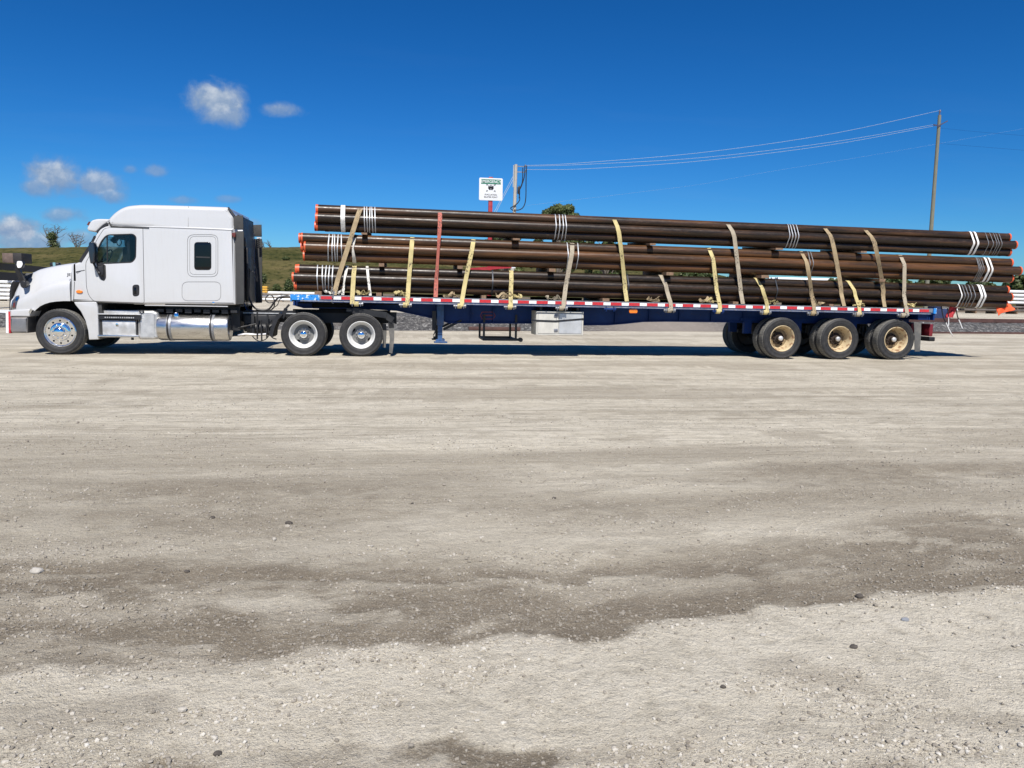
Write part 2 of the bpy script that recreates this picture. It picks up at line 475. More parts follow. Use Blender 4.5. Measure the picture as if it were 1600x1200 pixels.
def roundpoly(pts, r, n=4):
    """round the corners of a 2-D polygon"""
    out = []; N = len(pts)
    for i in range(N):
        rr = r[i] if isinstance(r, (list, tuple)) else r
        p = Vector(pts[i]); a = Vector(pts[i-1]); b = Vector(pts[(i+1) % N])
        u = a-p; v = b-p
        k = min(rr, u.length*.45, v.length*.45)
        if k < 1e-5: out.append((p.x, p.y)); continue
        s0 = p+u.normalized()*k; s1 = p+v.normalized()*k
        for j in range(n+1):
            t = j/n
            q = s0*(1-t)**2 + p*2*t*(1-t) + s1*t*t
            out.append((q.x, q.y))
    return out
def offset_poly(pts, d):
    N = len(pts); ar = sum(pts[i][0]*pts[(i+1) % N][1]-pts[(i+1) % N][0]*pts[i][1] for i in range(N))
    sg = 1 if ar > 0 else -1
    out = []
    for i in range(N):
        a = Vector(pts[i-1]); p = Vector(pts[i]); b = Vector(pts[(i+1) % N])
        e0 = (p-a).normalized(); e1 = (b-p).normalized()
        n0 = Vector((e0.y, -e0.x))*sg; n1 = Vector((e1.y, -e1.x))*sg
        nn = n0+n1
        if nn.length < 1e-6: nn = n0
        nn.normalize()
        out.append(tuple(p+nn*d/max(.5, nn.dot(n0))))
    return out
def plate_mesh(outline, holes, y0, y1, bev=0.0, bres=3):
    """flat shape in the XZ plane with holes, from y0 to y1, rounded edges"""
    cu_ = bpy.data.curves.new('plate', 'CURVE')
    cu_.dimensions = '2D'; cu_.fill_mode = 'BOTH'
    h = abs(y1-y0)/2
    b = min(bev, h*.98)
    cu_.extrude = h-b; cu_.bevel_depth = b; cu_.bevel_resolution = bres
    cu_.offset = -b
    for pl in [outline]+list(holes):
        sp = cu_.splines.new('POLY'); sp.points.add(len(pl)-1)
        for i, p in enumerate(pl): sp.points[i].co = (p[0], p[1], 0, 1)
        sp.use_cyclic_u = True
    ob = bpy.data.objects.new('plate', cu_)
    COL.objects.link(ob)
    dg = bpy.context.evaluated_depsgraph_get()
    me = bpy.data.meshes.new_from_object(ob.evaluated_get(dg), depsgraph=dg)
    bpy.data.objects.remove(ob); bpy.data.curves.remove(cu_)
    ym = (y0+y1)/2
    for v in me.vertices:
        x, z, e = v.co
        v.co = (x, ym+e, z)
    bm = bmesh.new(); bm.from_mesh(me)
    bmesh.ops.remove_doubles(bm, verts=bm.verts, dist=1e-5)
    bmesh.ops.recalc_face_normals(bm, faces=bm.faces)
    bm.to_mesh(me); bm.free()
    me.materials.clear()
    return me
def recentre(me):
    n = len(me.vertices); a = np.empty(n*3); me.vertices.foreach_get('co', a); a = a.reshape(-1, 3)
    c = (a.min(0)+a.max(0))/2; a -= c; me.vertices.foreach_set('co', a.ravel())
    return Vector(c.tolist())
def plate(name, outline, holes, y0, y1, material, parent=None, bev=0.0, bres=3, smooth=35):
    me = plate_mesh(outline, holes, y0, y1, bev, bres)
    me.name = name
    c = recentre(me)
    return finish(me, name, material, parent, c, smooth)
def booleans(me, cutters, op='DIFFERENCE'):
    """cutters: meshes with their material; returns a new mesh"""
    ob = bpy.data.objects.new('tmp', me); COL.objects.link(ob)
    cs = []
    for c_ in cutters:
        co = bpy.data.objects.new('cut', c_); COL.objects.link(co); cs.append(co)
        md = ob.modifiers.new('b', 'BOOLEAN'); md.object = co; md.operation = op; md.solver = 'EXACT'
        try: md.material_mode = 'TRANSFER'
        except Exception: pass
    dg = bpy.context.evaluated_depsgraph_get()
    out = bpy.data.meshes.new_from_object(ob.evaluated_get(dg), depsgraph=dg)
    for o_ in cs+[ob]: bpy.data.objects.remove(o_)
    return out
def Pm(lst, Y=0.03):
    r_ = []
    for (x, y) in lst:
        q = at(x, y, Y); r_.append((q.x, q.z))
    return r_
def circ(cx, cz, r, n=24, a=None):
    return [(cx+r*math.cos(2*PI*k/n), cz+(a or r)*math.sin(2*PI*k/n)) for k in range(n)]
def text_mesh(body, size, name, material, parent, loc, ext=.002, rot=(PI/2, 0, 0), bold=.0, xs=1.0):
    c_ = bpy.data.curves.new(name, 'FONT'); c_.body = body; c_.size = size; c_.align_x = 'CENTER'; c_.align_y = 'CENTER'
    c_.extrude = ext; c_.offset = bold
    ob = bpy.data.objects.new(name, c_); COL.objects.link(ob)
    dg = bpy.context.evaluated_depsgraph_get()
    me = bpy.data.meshes.new_from_object(ob.evaluated_get(dg), depsgraph=dg)
    bpy.data.objects.remove(ob)
    M = Matrix(((xs, 0, 0, 0), (0, 0, -1, 0), (0, 1, 0, 0), (0, 0, 0, 1)))   # stand it up, facing -Y
    me.transform(M)
    me.name = name; me.materials.clear()
    return finish(me, name, material, parent, Vector(loc), 0)

# value noise in numpy
_rng = np.random.RandomState(5)
_tab = _rng.rand(256, 256)
def vnoise(x, y):
    xi = np.floor(x).astype(int); yi = np.floor(y).astype(int)
    fx = x-xi; fy = y-yi
    fx = fx*fx*(3-2*fx); fy = fy*fy*(3-2*fy)
    g = lambda i, j: _tab[i % 256, j % 256]
    return (g(xi, yi)*(1-fx)+g(xi+1, yi)*fx)*(1-fy)+(g(xi, yi+1)*(1-fx)+g(xi+1, yi+1)*fx)*fy
def fbm(x, y, o=4, g=.5):
    s_ = 0; a = 1; t = 0
    for k in range(o):
        s_ = s_ + a*vnoise(x*2**k+17*k, y*2**k+31*k); t += a; a *= g
    return s_/t
def sstep(a, b, x):
    t = np.clip((x-a)/(b-a), 0, 1); return t*t*(3-2*t)
#--MARK--

# ------------------------------------------------------------------ ground
def axis_pts(fine, lo, hi, step, grow=1.13):
    a = list(np.arange(fine[0], fine[1]+1e-6, step))
    s_ = step; x = fine[1]
    while x < hi: s_ *= grow; x += s_; a.append(x)
    s_ = step; x = fine[0]
    while x > lo: s_ *= grow; x -= s_; a.insert(0, x)
    return np.array(a)
xs = axis_pts((3.5, 12.5), -4000, 4000, .03, 1.06)
ys = axis_pts((-16.6, -11.5), -900, 5200, .024, 1.045)
GX, GY = np.meshgrid(xs, ys, indexing='ij')
edge = [tuple(gr(*p))[:2] for p in ((-300, 1078), (0, 1058), (115, 1048), (215, 1045), (280, 1035), (450, 1032), (550, 1018), (650, 1006), (800, 996), (950, 1001), (1010, 976), (1150, 960), (1300, 945), (1400, 934), (1600, 918), (1900, 895))]
ex = np.array([e[0] for e in edge]); ey = np.array([e[1] for e in edge])
upl = [tuple(gr(*p))[:2] for p in ((-300, 930), (0, 920), (300, 920), (700, 905), (1000, 880), (1300, 868), (1600, 862), (1900, 850))]
ux = np.array([e[0] for e in upl]); uy = np.array([e[1] for e in upl])
lol = [tuple(gr(*p))[:2] for p in ((-200, 1215), (300, 1180), (600, 1155), (760, 1140), (1000, 1178), (1300, 1168), (1600, 1170), (1900, 1160))]
lx = np.array([e[0] for e in lol]); ly = np.array([e[1] for e in lol])
def damp_of(X, Y):
    wx = fbm(X*1.3, Y*1.3+9, 4)-.5; wf = fbm(X*6, Y*9, 4)-.5; ws = fbm(X*.35+4, Y*.9, 3)-.5
    d1 = Y - np.interp(X, ex, ey) + wx*.15 + wf*.22
    band = sstep(-.03, .12, d1)*(1-sstep(.75, 2.1, d1+ws*1.8))
    dy = d1 + .06*(X-8)
    tex = sstep(.28, .62, fbm(X*.75+3, dy*3.6, 4)+wf*.35)
    islands = sstep(.56, .70, fbm(X*1.9+11, dy*6+2, 4))
    band = band*(.50+.50*tex)*(1-.42*islands)
    rim = sstep(-.03, .08, d1)*(1-sstep(.12, .42, d1+wx*.5))*sstep(.35, .6, fbm(X*.9+7, Y*.9, 3))
    band = np.maximum(band, rim*.95)
    d3 = np.interp(X, lx, ly) - Y + wx*.5 + wf*.35
    low = sstep(0, .12, d3)*sstep(.28, .48, fbm(X*2.4+5, Y*3.1, 4)+.08)*(.5+.5*sstep(.35, .6, fbm(X*7, Y*9, 3)))
    str_ = sstep(.47, .70, fbm(X*.20+3, dy*1.35+5, 5)+wf*.12)*sstep(.8, 1.5, d1)*.85
    broad = sstep(.30, .60, fbm(X*.16+31, dy*.42+5, 4)+wf*.10)*sstep(.7, 2.2, d1)*(1-sstep(2.4, 4.3, d1+ws*1.5))*.80
    str2 = sstep(.52, .68, fbm(X*.10+13, dy*4.2+5, 4)+wf*.1)*sstep(.9, 2.0, d1)*.45
    near = sstep(.60, .74, fbm(X*1.1+23, Y*2.2+5, 4)+wf*.2)*.4
    return np.clip(np.maximum.reduce([band, low*.95, str_*.55, str2, near, broad]), 0, 1)
def height_of(X, Y, damp=None):
    near = np.exp(-np.maximum(0, np.abs(Y+14)-2.8)/3.5)
    h = (fbm(X*.7, Y*.9, 3)-.5)*.028
    h = h + near*((fbm(X*4, Y*4, 4)-.5)*.014 + (fbm(X*17, Y*17, 3)-.5)*.007)
    h = h + (fbm(X*.22, Y*2.4, 3)-.5)*.016
    h = h*sstep(0, 3, np.abs(Y-1.2)-.2+0*X)*np.where(Y < 30, 1, 0) if True else h
    if damp is not None: h = h - damp*.012*near
    return h-.004
DMP = damp_of(GX, GY)
GZ = height_of(GX, GY, DMP)
nx, ny = GX.shape
V = np.stack([GX.ravel(), GY.ravel(), GZ.ravel()], 1)
ii = np.arange(nx*ny).reshape(nx, ny)
Fq = np.stack([ii[:-1, :-1].ravel(), ii[1:, :-1].ravel(), ii[1:, 1:].ravel(), ii[:-1, 1:].ravel()], 1)
def mesh_np(name, V, Fq, smooth=True):
    me = bpy.data.meshes.new(name)
    k = Fq.shape[1]
    me.vertices.add(len(V)); me.vertices.foreach_set('co', V.astype(np.float32).ravel())
    me.loops.add(Fq.size); me.loops.foreach_set('vertex_index', Fq.astype(np.int32).ravel())
    me.polygons.add(len(Fq)); me.polygons.foreach_set('loop_start', np.arange(0, Fq.size, k, dtype=np.int32))
    me.update(calc_edges=True)
    me.polygons.foreach_set('use_smooth', np.full(len(Fq), smooth))
    return me
me = mesh_np('ground', V, Fq)
at_ = me.attributes.new('damp', 'FLOAT', 'POINT'); at_.data.foreach_set('value', DMP.astype(np.float32).ravel())
def f_ground(g, bs):
    p = g.n('ShaderNodeNewGeometry').outputs['Position']
    s3 = g.n('ShaderNodeSeparateXYZ', {0: p})
    dm = g.n('ShaderNodeAttribute', attribute_name='damp').outputs['Fac']
    big = g.noise(g.n('ShaderNodeMapping', {'Vector': p, 'Scale': (.12, .75, 1)}).outputs[0], 1.0, 6, .62)
    trk = g.noise(g.n('ShaderNodeMapping', {'Vector': p, 'Rotation': (0, 0, .03), 'Scale': (.10, 2.6, 1)}).outputs[0], 1.0, 7, .70, .4)
    trk2 = g.noise(g.n('ShaderNodeMapping', {'Vector': p, 'Rotation': (0, 0, -.05), 'Scale': (.25, 5.5, 1)}).outputs[0], 1.0, 6, .68, .3)
    trk3 = g.noise(g.n('ShaderNodeMapping', {'Vector': p, 'Rotation': (0, 0, .01), 'Scale': (.9, 14, 1)}).outputs[0], 1.0, 5, .7, .2)
    med = g.noise(p, 2.3, 8, .66); mid = g.noise(p, 9.0, 6, .72); fin_ = g.noise(p, 30, 6, .72); vf = g.noise(p, 130, 4, .7)
    c = g.ramp(big, [(.3, (.54, .500, .420)), (.5, (.64, .600, .51)), (.7, (.72, .68, .59))])
    farw = g.mapr(s3.outputs[1], -14, -9, .06, 1)
    c = g.mix(g.m('MULTIPLY', g.mapr(trk, .50, .62, 0, .62), farw), c, (.36, .33, .268))
    c = g.mix(g.m('MULTIPLY', g.mapr(trk2, .50, .64, 0, .6), farw), c, (.63, .60, .525))
    c = g.mix(g.m('MULTIPLY', g.mapr(trk3, .52, .62, 0, .75), farw), c, (.27, .246, .202))
    c = g.mix(g.mapr(med, .50, .72, 0, .42), c, (.36, .328, .266))
    c = g.mix(g.m('MULTIPLY', g.mapr(med, .5, .32, 0, .55), g.mapr(mid, .4, .6, .2, 1)), c, (.66, .63, .56))
    c = g.mix(g.mapr(mid, .49, .35, 0, .45), c, (.31, .282, .228))
    c = g.mix(g.mapr(mid, .55, .68, 0, .5), c, (.74, .70, .615))
    trk4 = g.noise(g.n('ShaderNodeMapping', {'Vector': p, 'Rotation': (0, 0, .02), 'Scale': (1.6, 30, 1)}).outputs[0], 1.0, 5, .75, .2)
    c = g.mix(g.m('MULTIPLY', g.mapr(trk4, .52, .62, 0, .7), farw), c, (.25, .228, .187))
    c = g.mix(g.m('MULTIPLY', g.mapr(trk4, .46, .34, 0, .5), farw), c, (.76, .72, .64))
    dd = g.m('ADD', dm, g.m('ADD', g.m('MULTIPLY', g.m('SUBTRACT', fin_, .5), .7), g.m('MULTIPLY', g.m('SUBTRACT', mid, .5), .8)))
    dd = g.m('MULTIPLY', g.mapr(dd, .0, 1.0, 0, .95, True), g.mapr(dm, .02, .2, 0, 1))
    c = g.mix(dd, c, g.mix(g.mapr(med, .3, .7, 0, 1), (.150, .124, .092), (.275, .238, .187)))
    c = g.mix(g.mapr(fin_, .56, .68, 0, .50), c, (.68, .65, .575))
    c = g.mix(g.mapr(fin_, .40, .28, 0, .65), c, (.17, .150, .118))
    c = g.mix(g.mapr(vf, .34, .48, .42, 0), c, (.20, .178, .142))
    c = g.mix(g.mapr(vf, .56, .68, 0, .5), c, (.72, .69, .62))
    vo = g.n('ShaderNodeTexVoronoi', {'Vector': p, 'Scale': 60.0}, feature='F1')
    spk = g.m('MULTIPLY', g.mapr(vo.outputs['Distance'], .24, .12, 0, 1), g.mapr(med, .42, .6, 0, .8))
    c = g.mix(spk, c, (.64, .61, .54))
    c = g.mix(1.0, c, (1.0, .968, .905), 'MULTIPLY')
    put(g, bs.inputs['Base Color'], c)
    bs.inputs['Roughness'].default_value = .95
    bs.inputs['Specular IOR Level'].default_value = .12
    h = g.m('ADD', g.m('ADD', g.m('MULTIPLY', fin_, 1.2), g.m('MULTIPLY', vf, .35)), g.m('MULTIPLY', g.m('MULTIPLY', g.m('ADD', trk2, trk), farw), 1.6))
    h = g.m('ADD', h, g.m('ADD', g.m('MULTIPLY', spk, .35), g.m('MULTIPLY', mid, 1.0)))
    bump(g, bs, h, 1.0, .02)
ground_m = mat('packed_limestone', f_ground)
me.materials.append(ground_m)
go = bpy.data.objects.new('ground', me); COL.objects.link(go); struct(go)

# ---- gravel: one mass of small stones
ico_bm = bmesh.new(); bmesh.ops.create_icosphere(ico_bm, subdivisions=1, radius=1)
IV = np.array([v.co[:] for v in ico_bm.verts]); IF = np.array([[v.index for v in f.verts] for f in ico_bm.faces]); ico_bm.free()
def stones(n, seed, smin, smax, zone):
    rg = np.random.RandomState(seed)
    X, Y = zone(rg, n)
    d = damp_of(X, Y)
    clump = fbm(X*1.1+40, Y*3.0+7, 4)
    de = np.abs(Y-np.interp(X, ex, ey))
    keep = rg.rand(len(X)) < np.clip(.10+1.9*np.maximum(0, clump-.47)*2.4+.5*np.exp(-(de/.10)**2)+.22*d, 0, 1)
    X, Y, d = X[keep], Y[keep], d[keep]
    n = len(X)
    sz = smin*np.exp(rg.exponential(.55, n)); sz = np.minimum(sz, smax)
    H = height_of(X, Y, d)
    a = rg.rand(n)*2*PI
    sc = np.stack([sz*rg.uniform(.8, 1.5, n), sz*rg.uniform(.7, 1.1, n), sz*rg.uniform(.5, .95, n)], 1)
    vv = IV[None, :, :]*(1+rg.uniform(-.28, .28, (n, 12, 1)))*sc[:, None, :]
    x = vv[..., 0]*np.cos(a)[:, None]-vv[..., 1]*np.sin(a)[:, None]
    y = vv[..., 0]*np.sin(a)[:, None]+vv[..., 1]*np.cos(a)[:, None]
    vv = np.stack([x+X[:, None], y+Y[:, None], vv[..., 2]+(H+sc[:, 2]*rg.uniform(.25, .75, n))[:, None]], 2)
    ff = IF[None]+(np.arange(n)*12)[:, None, None]
    return vv.reshape(-1, 3), ff.reshape(-1, 3), np.repeat(rg.rand(n)**1.2*(1-.85*np.clip(d*1.2, 0, 1)), 20)
def zone_persp(rg, n):
    # uniform over depth in view-like density: more, smaller stones near the viewer
    u = rg.rand(n); Z = 2.15*(16.0/2.15)**(u**.85)
    lat = rg.uniform(-.78, .78, n)*Z
    X = CAM.x+Z*math.sin(YAW)+lat*math.cos(YAW); Y = CAM.y+Z*math.cos(YAW)-lat*math.sin(YAW)
    return X, Y
v1, f1, r1 = stones(150000, 3, .0018, .0085, zone_persp)
v2, f2, r2 = stones(900, 9, .006, .013, zone_persp)
f2 = f2+len(v1)
me = mesh_np('gravel', np.vstack([v1, v2]), np.vstack([f1, f2]), False)
ra = me.attributes.new('tone', 'FLOAT', 'FACE'); ra.data.foreach_set('value', np.concatenate([r1, r2]).astype(np.float32))
def f_stone(g, bs):
    t = g.n('ShaderNodeAttribute', attribute_name='tone').outputs['Fac']
    p = g.n('ShaderNodeNewGeometry').outputs['Position']
    n = g.noise(p, 60, 3)
    c = g.ramp(t, [(0, (.20, .175, .14)), (.22, (.34, .305, .25)), (.7, (.50, .465, .40)), (.93, (.56, .525, .455)), (1, (.61, .58, .52))])
    put(g, bs.inputs['Base Color'], g.mix(g.mapr(n, .3, .7, 0, .3), c, (.27, .245, .21)))
    bs.inputs['Roughness'].default_value = .92
stone_m = mat('limestone_chips', f_stone)
me.materials.append(stone_m)
o = bpy.data.objects.new('gravel', me); COL.objects.link(o)
tag(o, 'loose pale limestone gravel scattered over the packed yard ground', None, None, 'stuff')

# ---- single rocks one can pick out
rock_l = plain('pale_rock', (.42, .39, .34), .9, var=.25, scale=30, bumpv=.4)
rock_d = plain('dark_rock', (.07, .06, .05), .95, var=.4, scale=40, bumpv=.5)
rock_b = plain('bluish_rock', (.22, .23, .25), .9, var=.25, scale=30, bumpv=.4)
def rock(px, py, wpx, m_, label, flat=.55, name='rock'):
    p = gr(px, py); Z = (p-CAM).dot(fw); r_ = wpx*Z/F/2
    bm = bmesh.new(); bmesh.ops.create_icosphere(bm, subdivisions=2, radius=1)
    rg = random.Random(int(px*7+py))
    for v in bm.verts:
        v.co *= 1+rg.uniform(-.13, .13)
        v.co = Vector((v.co.x*r_, v.co.y*r_*.8, v.co.z*r_*flat))
    b = MB(); b.bm(bm)
    hh = float(height_of(np.array([p.x]), np.array([p.y]), damp_of(np.array([p.x]), np.array([p.y])))[0])
    b.v = [(x+p.x, y+p.y, z+hh+r_*flat*.45) for x, y, z in b.v]
    tag(b.build(name, m_, smooth=50), label, 'rock', 'single rocks lying on the gravel yard')
for a in ((57, 893, 19, rock_l, 'largest smooth grey rock on the pale gravel at the left edge of the yard'),
          (332, 808, 9, rock_d, 'small dark clod left of the flat dark clod, below the fuel tank'),
          (451, 816, 12, rock_d, 'flat dark clod on pale ground below the tandem drive wheels'),
          (1343, 931, 14, rock_d, 'brown clod on the edge of the damp band at the right'),
          (1334, 1012, 13, rock_d, 'dark brown stone alone on the pale gravel in the right foreground'),
          (1130, 1073, 10, rock_d, 'small dark stone with a hole-like hollow in the right foreground'),
          (1414, 970, 13, rock_b, 'bluish grey stone right of the brown clod on the damp edge'),
          (128, 1077, 10, rock_l, 'pale rounded stone left of its twin, near the lower left'),
          (167, 1074, 10, rock_l, 'pale rounded stone right of its twin, near the lower left'),
          (340, 1173, 14, rock_d, 'flat brown leaf-shaped stone at the bottom left of the yard'),
          (1303, 1192, 10, rock_l, 'whitish angular stone at the bottom edge of the yard'),
          (1192, 992, 10, rock_l, 'pale cracked stone among others just below the damp band'),
          (866, 776, 7, rock_d, 'dark pebble below the toolbox, midway up the yard'),
          (645, 785, 6, rock_d, 'tiny dark clod midway up the yard, left of centre'),
          (292, 890, 9, rock_d, 'dark grey stone right of the gravelly pale patch')):
    rock(*a)

# ---- ballast berm with rails behind the truck
bx = np.linspace(-60, 110, 620); byr = np.linspace(-1, 9, 44)
BX, BT = np.meshgrid(bx, byr, indexing='ij')
base = np.interp(BX, [-60, -6.5, 8.1, 20, 34.8, 110], [8.5, 11.3, 12.5, 14.6, 16.1, 24])
BY = base+BT
hh = sstep(0, 1.7, BT)*(1-sstep(4.2, 8.2, BT))
amp = np.interp(BX, [-60, -8, 3, 7, 11.5, 14, 17, 19, 21, 24, 28, 110], [.35, .40, .50, .62, .60, .42, .30, .50, .40, .45, .48, .5])
BZ = hh*amp*(1+.5*(fbm(BX*.9, BY*.9, 4)-.5))+hh*(fbm(BX*5, BY*5, 3)-.5)*.10-.03-.15*(1-sstep(-1, .1, BT))-.2*sstep(8.2, 9, BT)
ii = np.arange(BX.size).reshape(BX.shape)
me = mesh_np('ballast_berm', np.stack([BX.ravel(), BY.ravel(), BZ.ravel()], 1), np.stack([ii[:-1, :-1].ravel(), ii[1:, :-1].ravel(), ii[1:, 1:].ravel(), ii[:-1, 1:].ravel()], 1))
def f_ballast(g, bs):
    p = g.n('ShaderNodeNewGeometry').outputs['Position']
    n = g.noise(p, 1.1, 6, .65); f_ = g.noise(p, 7, 6, .8); b_ = g.noise(p, .16, 3, .5)
    c = g.ramp(f_, [(.38, (.022, .022, .022)), (.5, (.075, .072, .07)), (.58, (.15, .145, .135)), (.66, (.50, .49, .46))])
    c = g.mix(g.mapr(n, .55, .75, 0, .6), c, (.20, .17, .14))
    x = g.n('ShaderNodeSeparateXYZ', {0: p}).outputs[0]
    pal = g.m('MULTIPLY', g.mapr(x, 14, 18, 0, 1, True), g.mapr(x, 24, 21, 0, 1, True))
    c = g.mix(g.m('MULTIPLY', pal, .85), c, g.mix(n, (.20, .17, .14), (.29, .25, .21)))
    put(g, bs.inputs['Base Color'], c)
    bs.inputs['Roughness'].default_value = .95
    bump(g, bs, f_, 1.0, .05)
me.materials.append(mat('dark_ballast', f_ballast))
o = bpy.data.objects.new('ballast_berm', me); COL.objects.link(o); struct(o)
def berm_pt(X, T):
    b0 = float(np.interp(X, [-60, -6.5, 8.1, 20, 34.8, 110], [8.5, 11.3, 12.5, 14.6, 16.1, 24]))
    a0 = float(np.interp(X, [-60, -8, 3, 7, 11.5, 14, 17, 19, 21, 24, 28, 110], [.35, .40, .50, .62, .60, .42, .30, .50, .40, .45, .48, .5]))
    h0 = float(sstep(0, 1.7, np.array(T))*(1-sstep(4.2, 8.2, np.array(T))))*a0
    return Vector((X, b0+T, h0))
def rail(T, x0, x1, label, m_, dz=.08, w_=.08, h_=.15):
    b = MB(); X = x0
    while X < x1:
        b.obox(berm_pt(X, T)+Vector((0, 0, dz)), berm_pt(min(X+4, x1), T)+Vector((0, 0, dz)), w_, h_); X += 4
    tag(b.build('steel_rail', m_, smooth=0), label, 'rail', 'rails lying along the ballast berm')
rail(2.2, 26, 100, 'dark rusty rail along the crest of the ballast berm behind the trailer end', rail_r, .10, .14, .20)
rail(-.15, 22, 100, 'dark rail on the yard ground at the foot of the berm, right side', rail_r, .04, .10, .09)
rail(4.6, -60, -2, 'pale worn rail behind the berm, left of the cab', stock_m, .05, .12, .14)
q = gr(1571, 516); q = berm_pt(q.x, .9); b = MB(); b.box(q.x-.55, q.x+.55, q.y-.06, q.y+.06, q.z-.02, q.z+.06)
tag(b.build('pale_plank', conc_p, smooth=0), 'short pale plank lying on the slope of the berm at the right edge', 'plank')

# ---- hill
HXs = [-500, -120]; HZs = [11.5, 11.0]
for px, py in ((-200, 389), (0, 388.5), (200, 387.5), (430, 387), (560, 389), (640, 394), (780, 405), (900, 411), (1045, 419), (1150, 440)):
    q = at(px, py, 150); HXs.append(q.x); HZs.append(q.z)
HXs.append(200); HZs.append(1.0); HXs.append(600); HZs.append(.5)
hx = np.linspace(-480, 300, 520); hy = np.concatenate([np.linspace(91, 160, 70), np.linspace(164, 900, 30)])
HX, HY = np.meshgrid(hx, hy, indexing='ij')
cz = np.interp(HX, HXs, HZs)
prof = .12*sstep(91, 96, HY)+.88*sstep(97, 150, HY)
HZ = cz*prof+(fbm(HX*.12, HY*.12, 4)-.5)*.9*sstep(95, 110, HY)*(cz > 1.2)+(fbm(HX*1.5, HY*1.5, 2)-.5)*.22*(cz > 1.2)-.3*(1-sstep(91, 92.5, HY))
ii = np.arange(HX.size).reshape(HX.shape)
me = mesh_np('hill', np.stack([HX.ravel(), HY.ravel(), HZ.ravel()], 1), np.stack([ii[:-1, :-1].ravel(), ii[1:, :-1].ravel(), ii[1:, 1:].ravel(), ii[:-1, 1:].ravel()], 1))
def f_hill(g, bs):
    p = g.n('ShaderNodeNewGeometry').outputs['Position']
    y = g.n('ShaderNodeSeparateXYZ', {0: p}).outputs[1]
    v = g.n('ShaderNodeMapping', {'Vector': p, 'Scale': (.05, .16, .3)}).outputs[0]
    n = g.noise(v, 1.0, 7, .66); f_ = g.noise(p, .9, 6, .75); n2_ = g.noise(p, .10, 5, .6)
    c = g.ramp(n, [(.36, (.040, .048, .013)), (.5, (.085, .080, .026)), (.64, (.150, .120, .052))])
    c = g.mix(g.mapr(f_, .46, .68, 0, .75), c, (.110, .096, .040))
    c = g.mix(g.mapr(f_, .50, .36, 0, .9), c, (.013, .020, .006))
    c = g.mix(g.m('MULTIPLY', g.mapr(y, 138, 148, 0, 1), .4), c, (.15, .115, .07))
    c = g.mix(g.m('MULTIPLY', g.mapr(y, 101, 95, 0, 1, True), .8), c, g.mix(n2_, (.14, .11, .085), (.27, .22, .18)))
    put(g, bs.inputs['Base Color'], c); bs.inputs['Roughness'].default_value = 1.0
    bs.inputs['Specular IOR Level'].default_value = .1
    bump(g, bs, f_, 1.0, .5)
me.materials.append(mat('dry_grass_hill', f_hill))
o = bpy.data.objects.new('hill', me); COL.objects.link(o); struct(o)

# ---- foliage
def f_leaf(g, bs):
    t = g.n('ShaderNodeAttribute', attribute_name='tone').outputs['Fac']
    c = g.ramp(t, [(0, (.022, .036, .010)), (.5, (.055, .080, .020)), (1, (.12, .14, .042))])
    put(g, bs.inputs['Base Color'], c); bs.inputs['Roughness'].default_value = .6
    tr = g.n('ShaderNodeBsdfTranslucent', {0: c}); mx = g.n('ShaderNodeMixShader', {0: .25, 1: bs.outputs[0], 2: tr.outputs[0]})
    oo = [x for x in g.t.nodes if x.type == 'OUTPUT_MATERIAL'][0]; g.t.links.new(mx.outputs[0], oo.inputs[0])
leaf_m = mat('leaf_green', f_leaf)
bark_m = plain('grey_bark', (.13, .11, .09), .9, var=.3, scale=5)
def leaves(name, clumps, n, size, seed, parent=None):
    rg = np.random.RandomState(seed)
    cl = np.array(clumps)                       # x y z rx rz
    wgt = cl[:, 3]**2*cl[:, 4]; wgt = wgt/wgt.sum()
    k = rg.choice(len(cl), n, p=wgt)
    d = rg.normal(size=(n, 3)); d /= np.linalg.norm(d, axis=1)[:, None]
    rr = rg.uniform(.55, 1.08, n)[:, None]
    c = cl[k, :3]+d*rr*np.stack([cl[k, 3], cl[k, 3], cl[k, 4]], 1)
    a = rg.normal(size=(n, 3)); a /= np.linalg.norm(a, axis=1)[:, None]
    b = np.cross(a, d+.01); b /= np.linalg.norm(b, axis=1)[:, None]
    s_ = (size*rg.uniform(.5, 1.3, n))[:, None]
    q = np.stack([c-a*s_, c-b*s_*.6, c+a*s_, c+b*s_*.6], 1).reshape(-1, 3)
    f_ = np.arange(4*n).reshape(-1, 4)
    me = mesh_np(name, q, f_, False)
    t = me.attributes.new('tone', 'FLOAT', 'FACE'); t.data.foreach_set('value', np.clip(rg.rand(len(cl))[k]*.7+rg.rand(n)*.4, 0, 1).astype(np.float32))
    me.materials.append(leaf_m)
    o = bpy.data.objects.new(name, me); COL.objects.link(o)
    if parent: o.parent = parent; o.location = -LOC[parent.name]
    return o
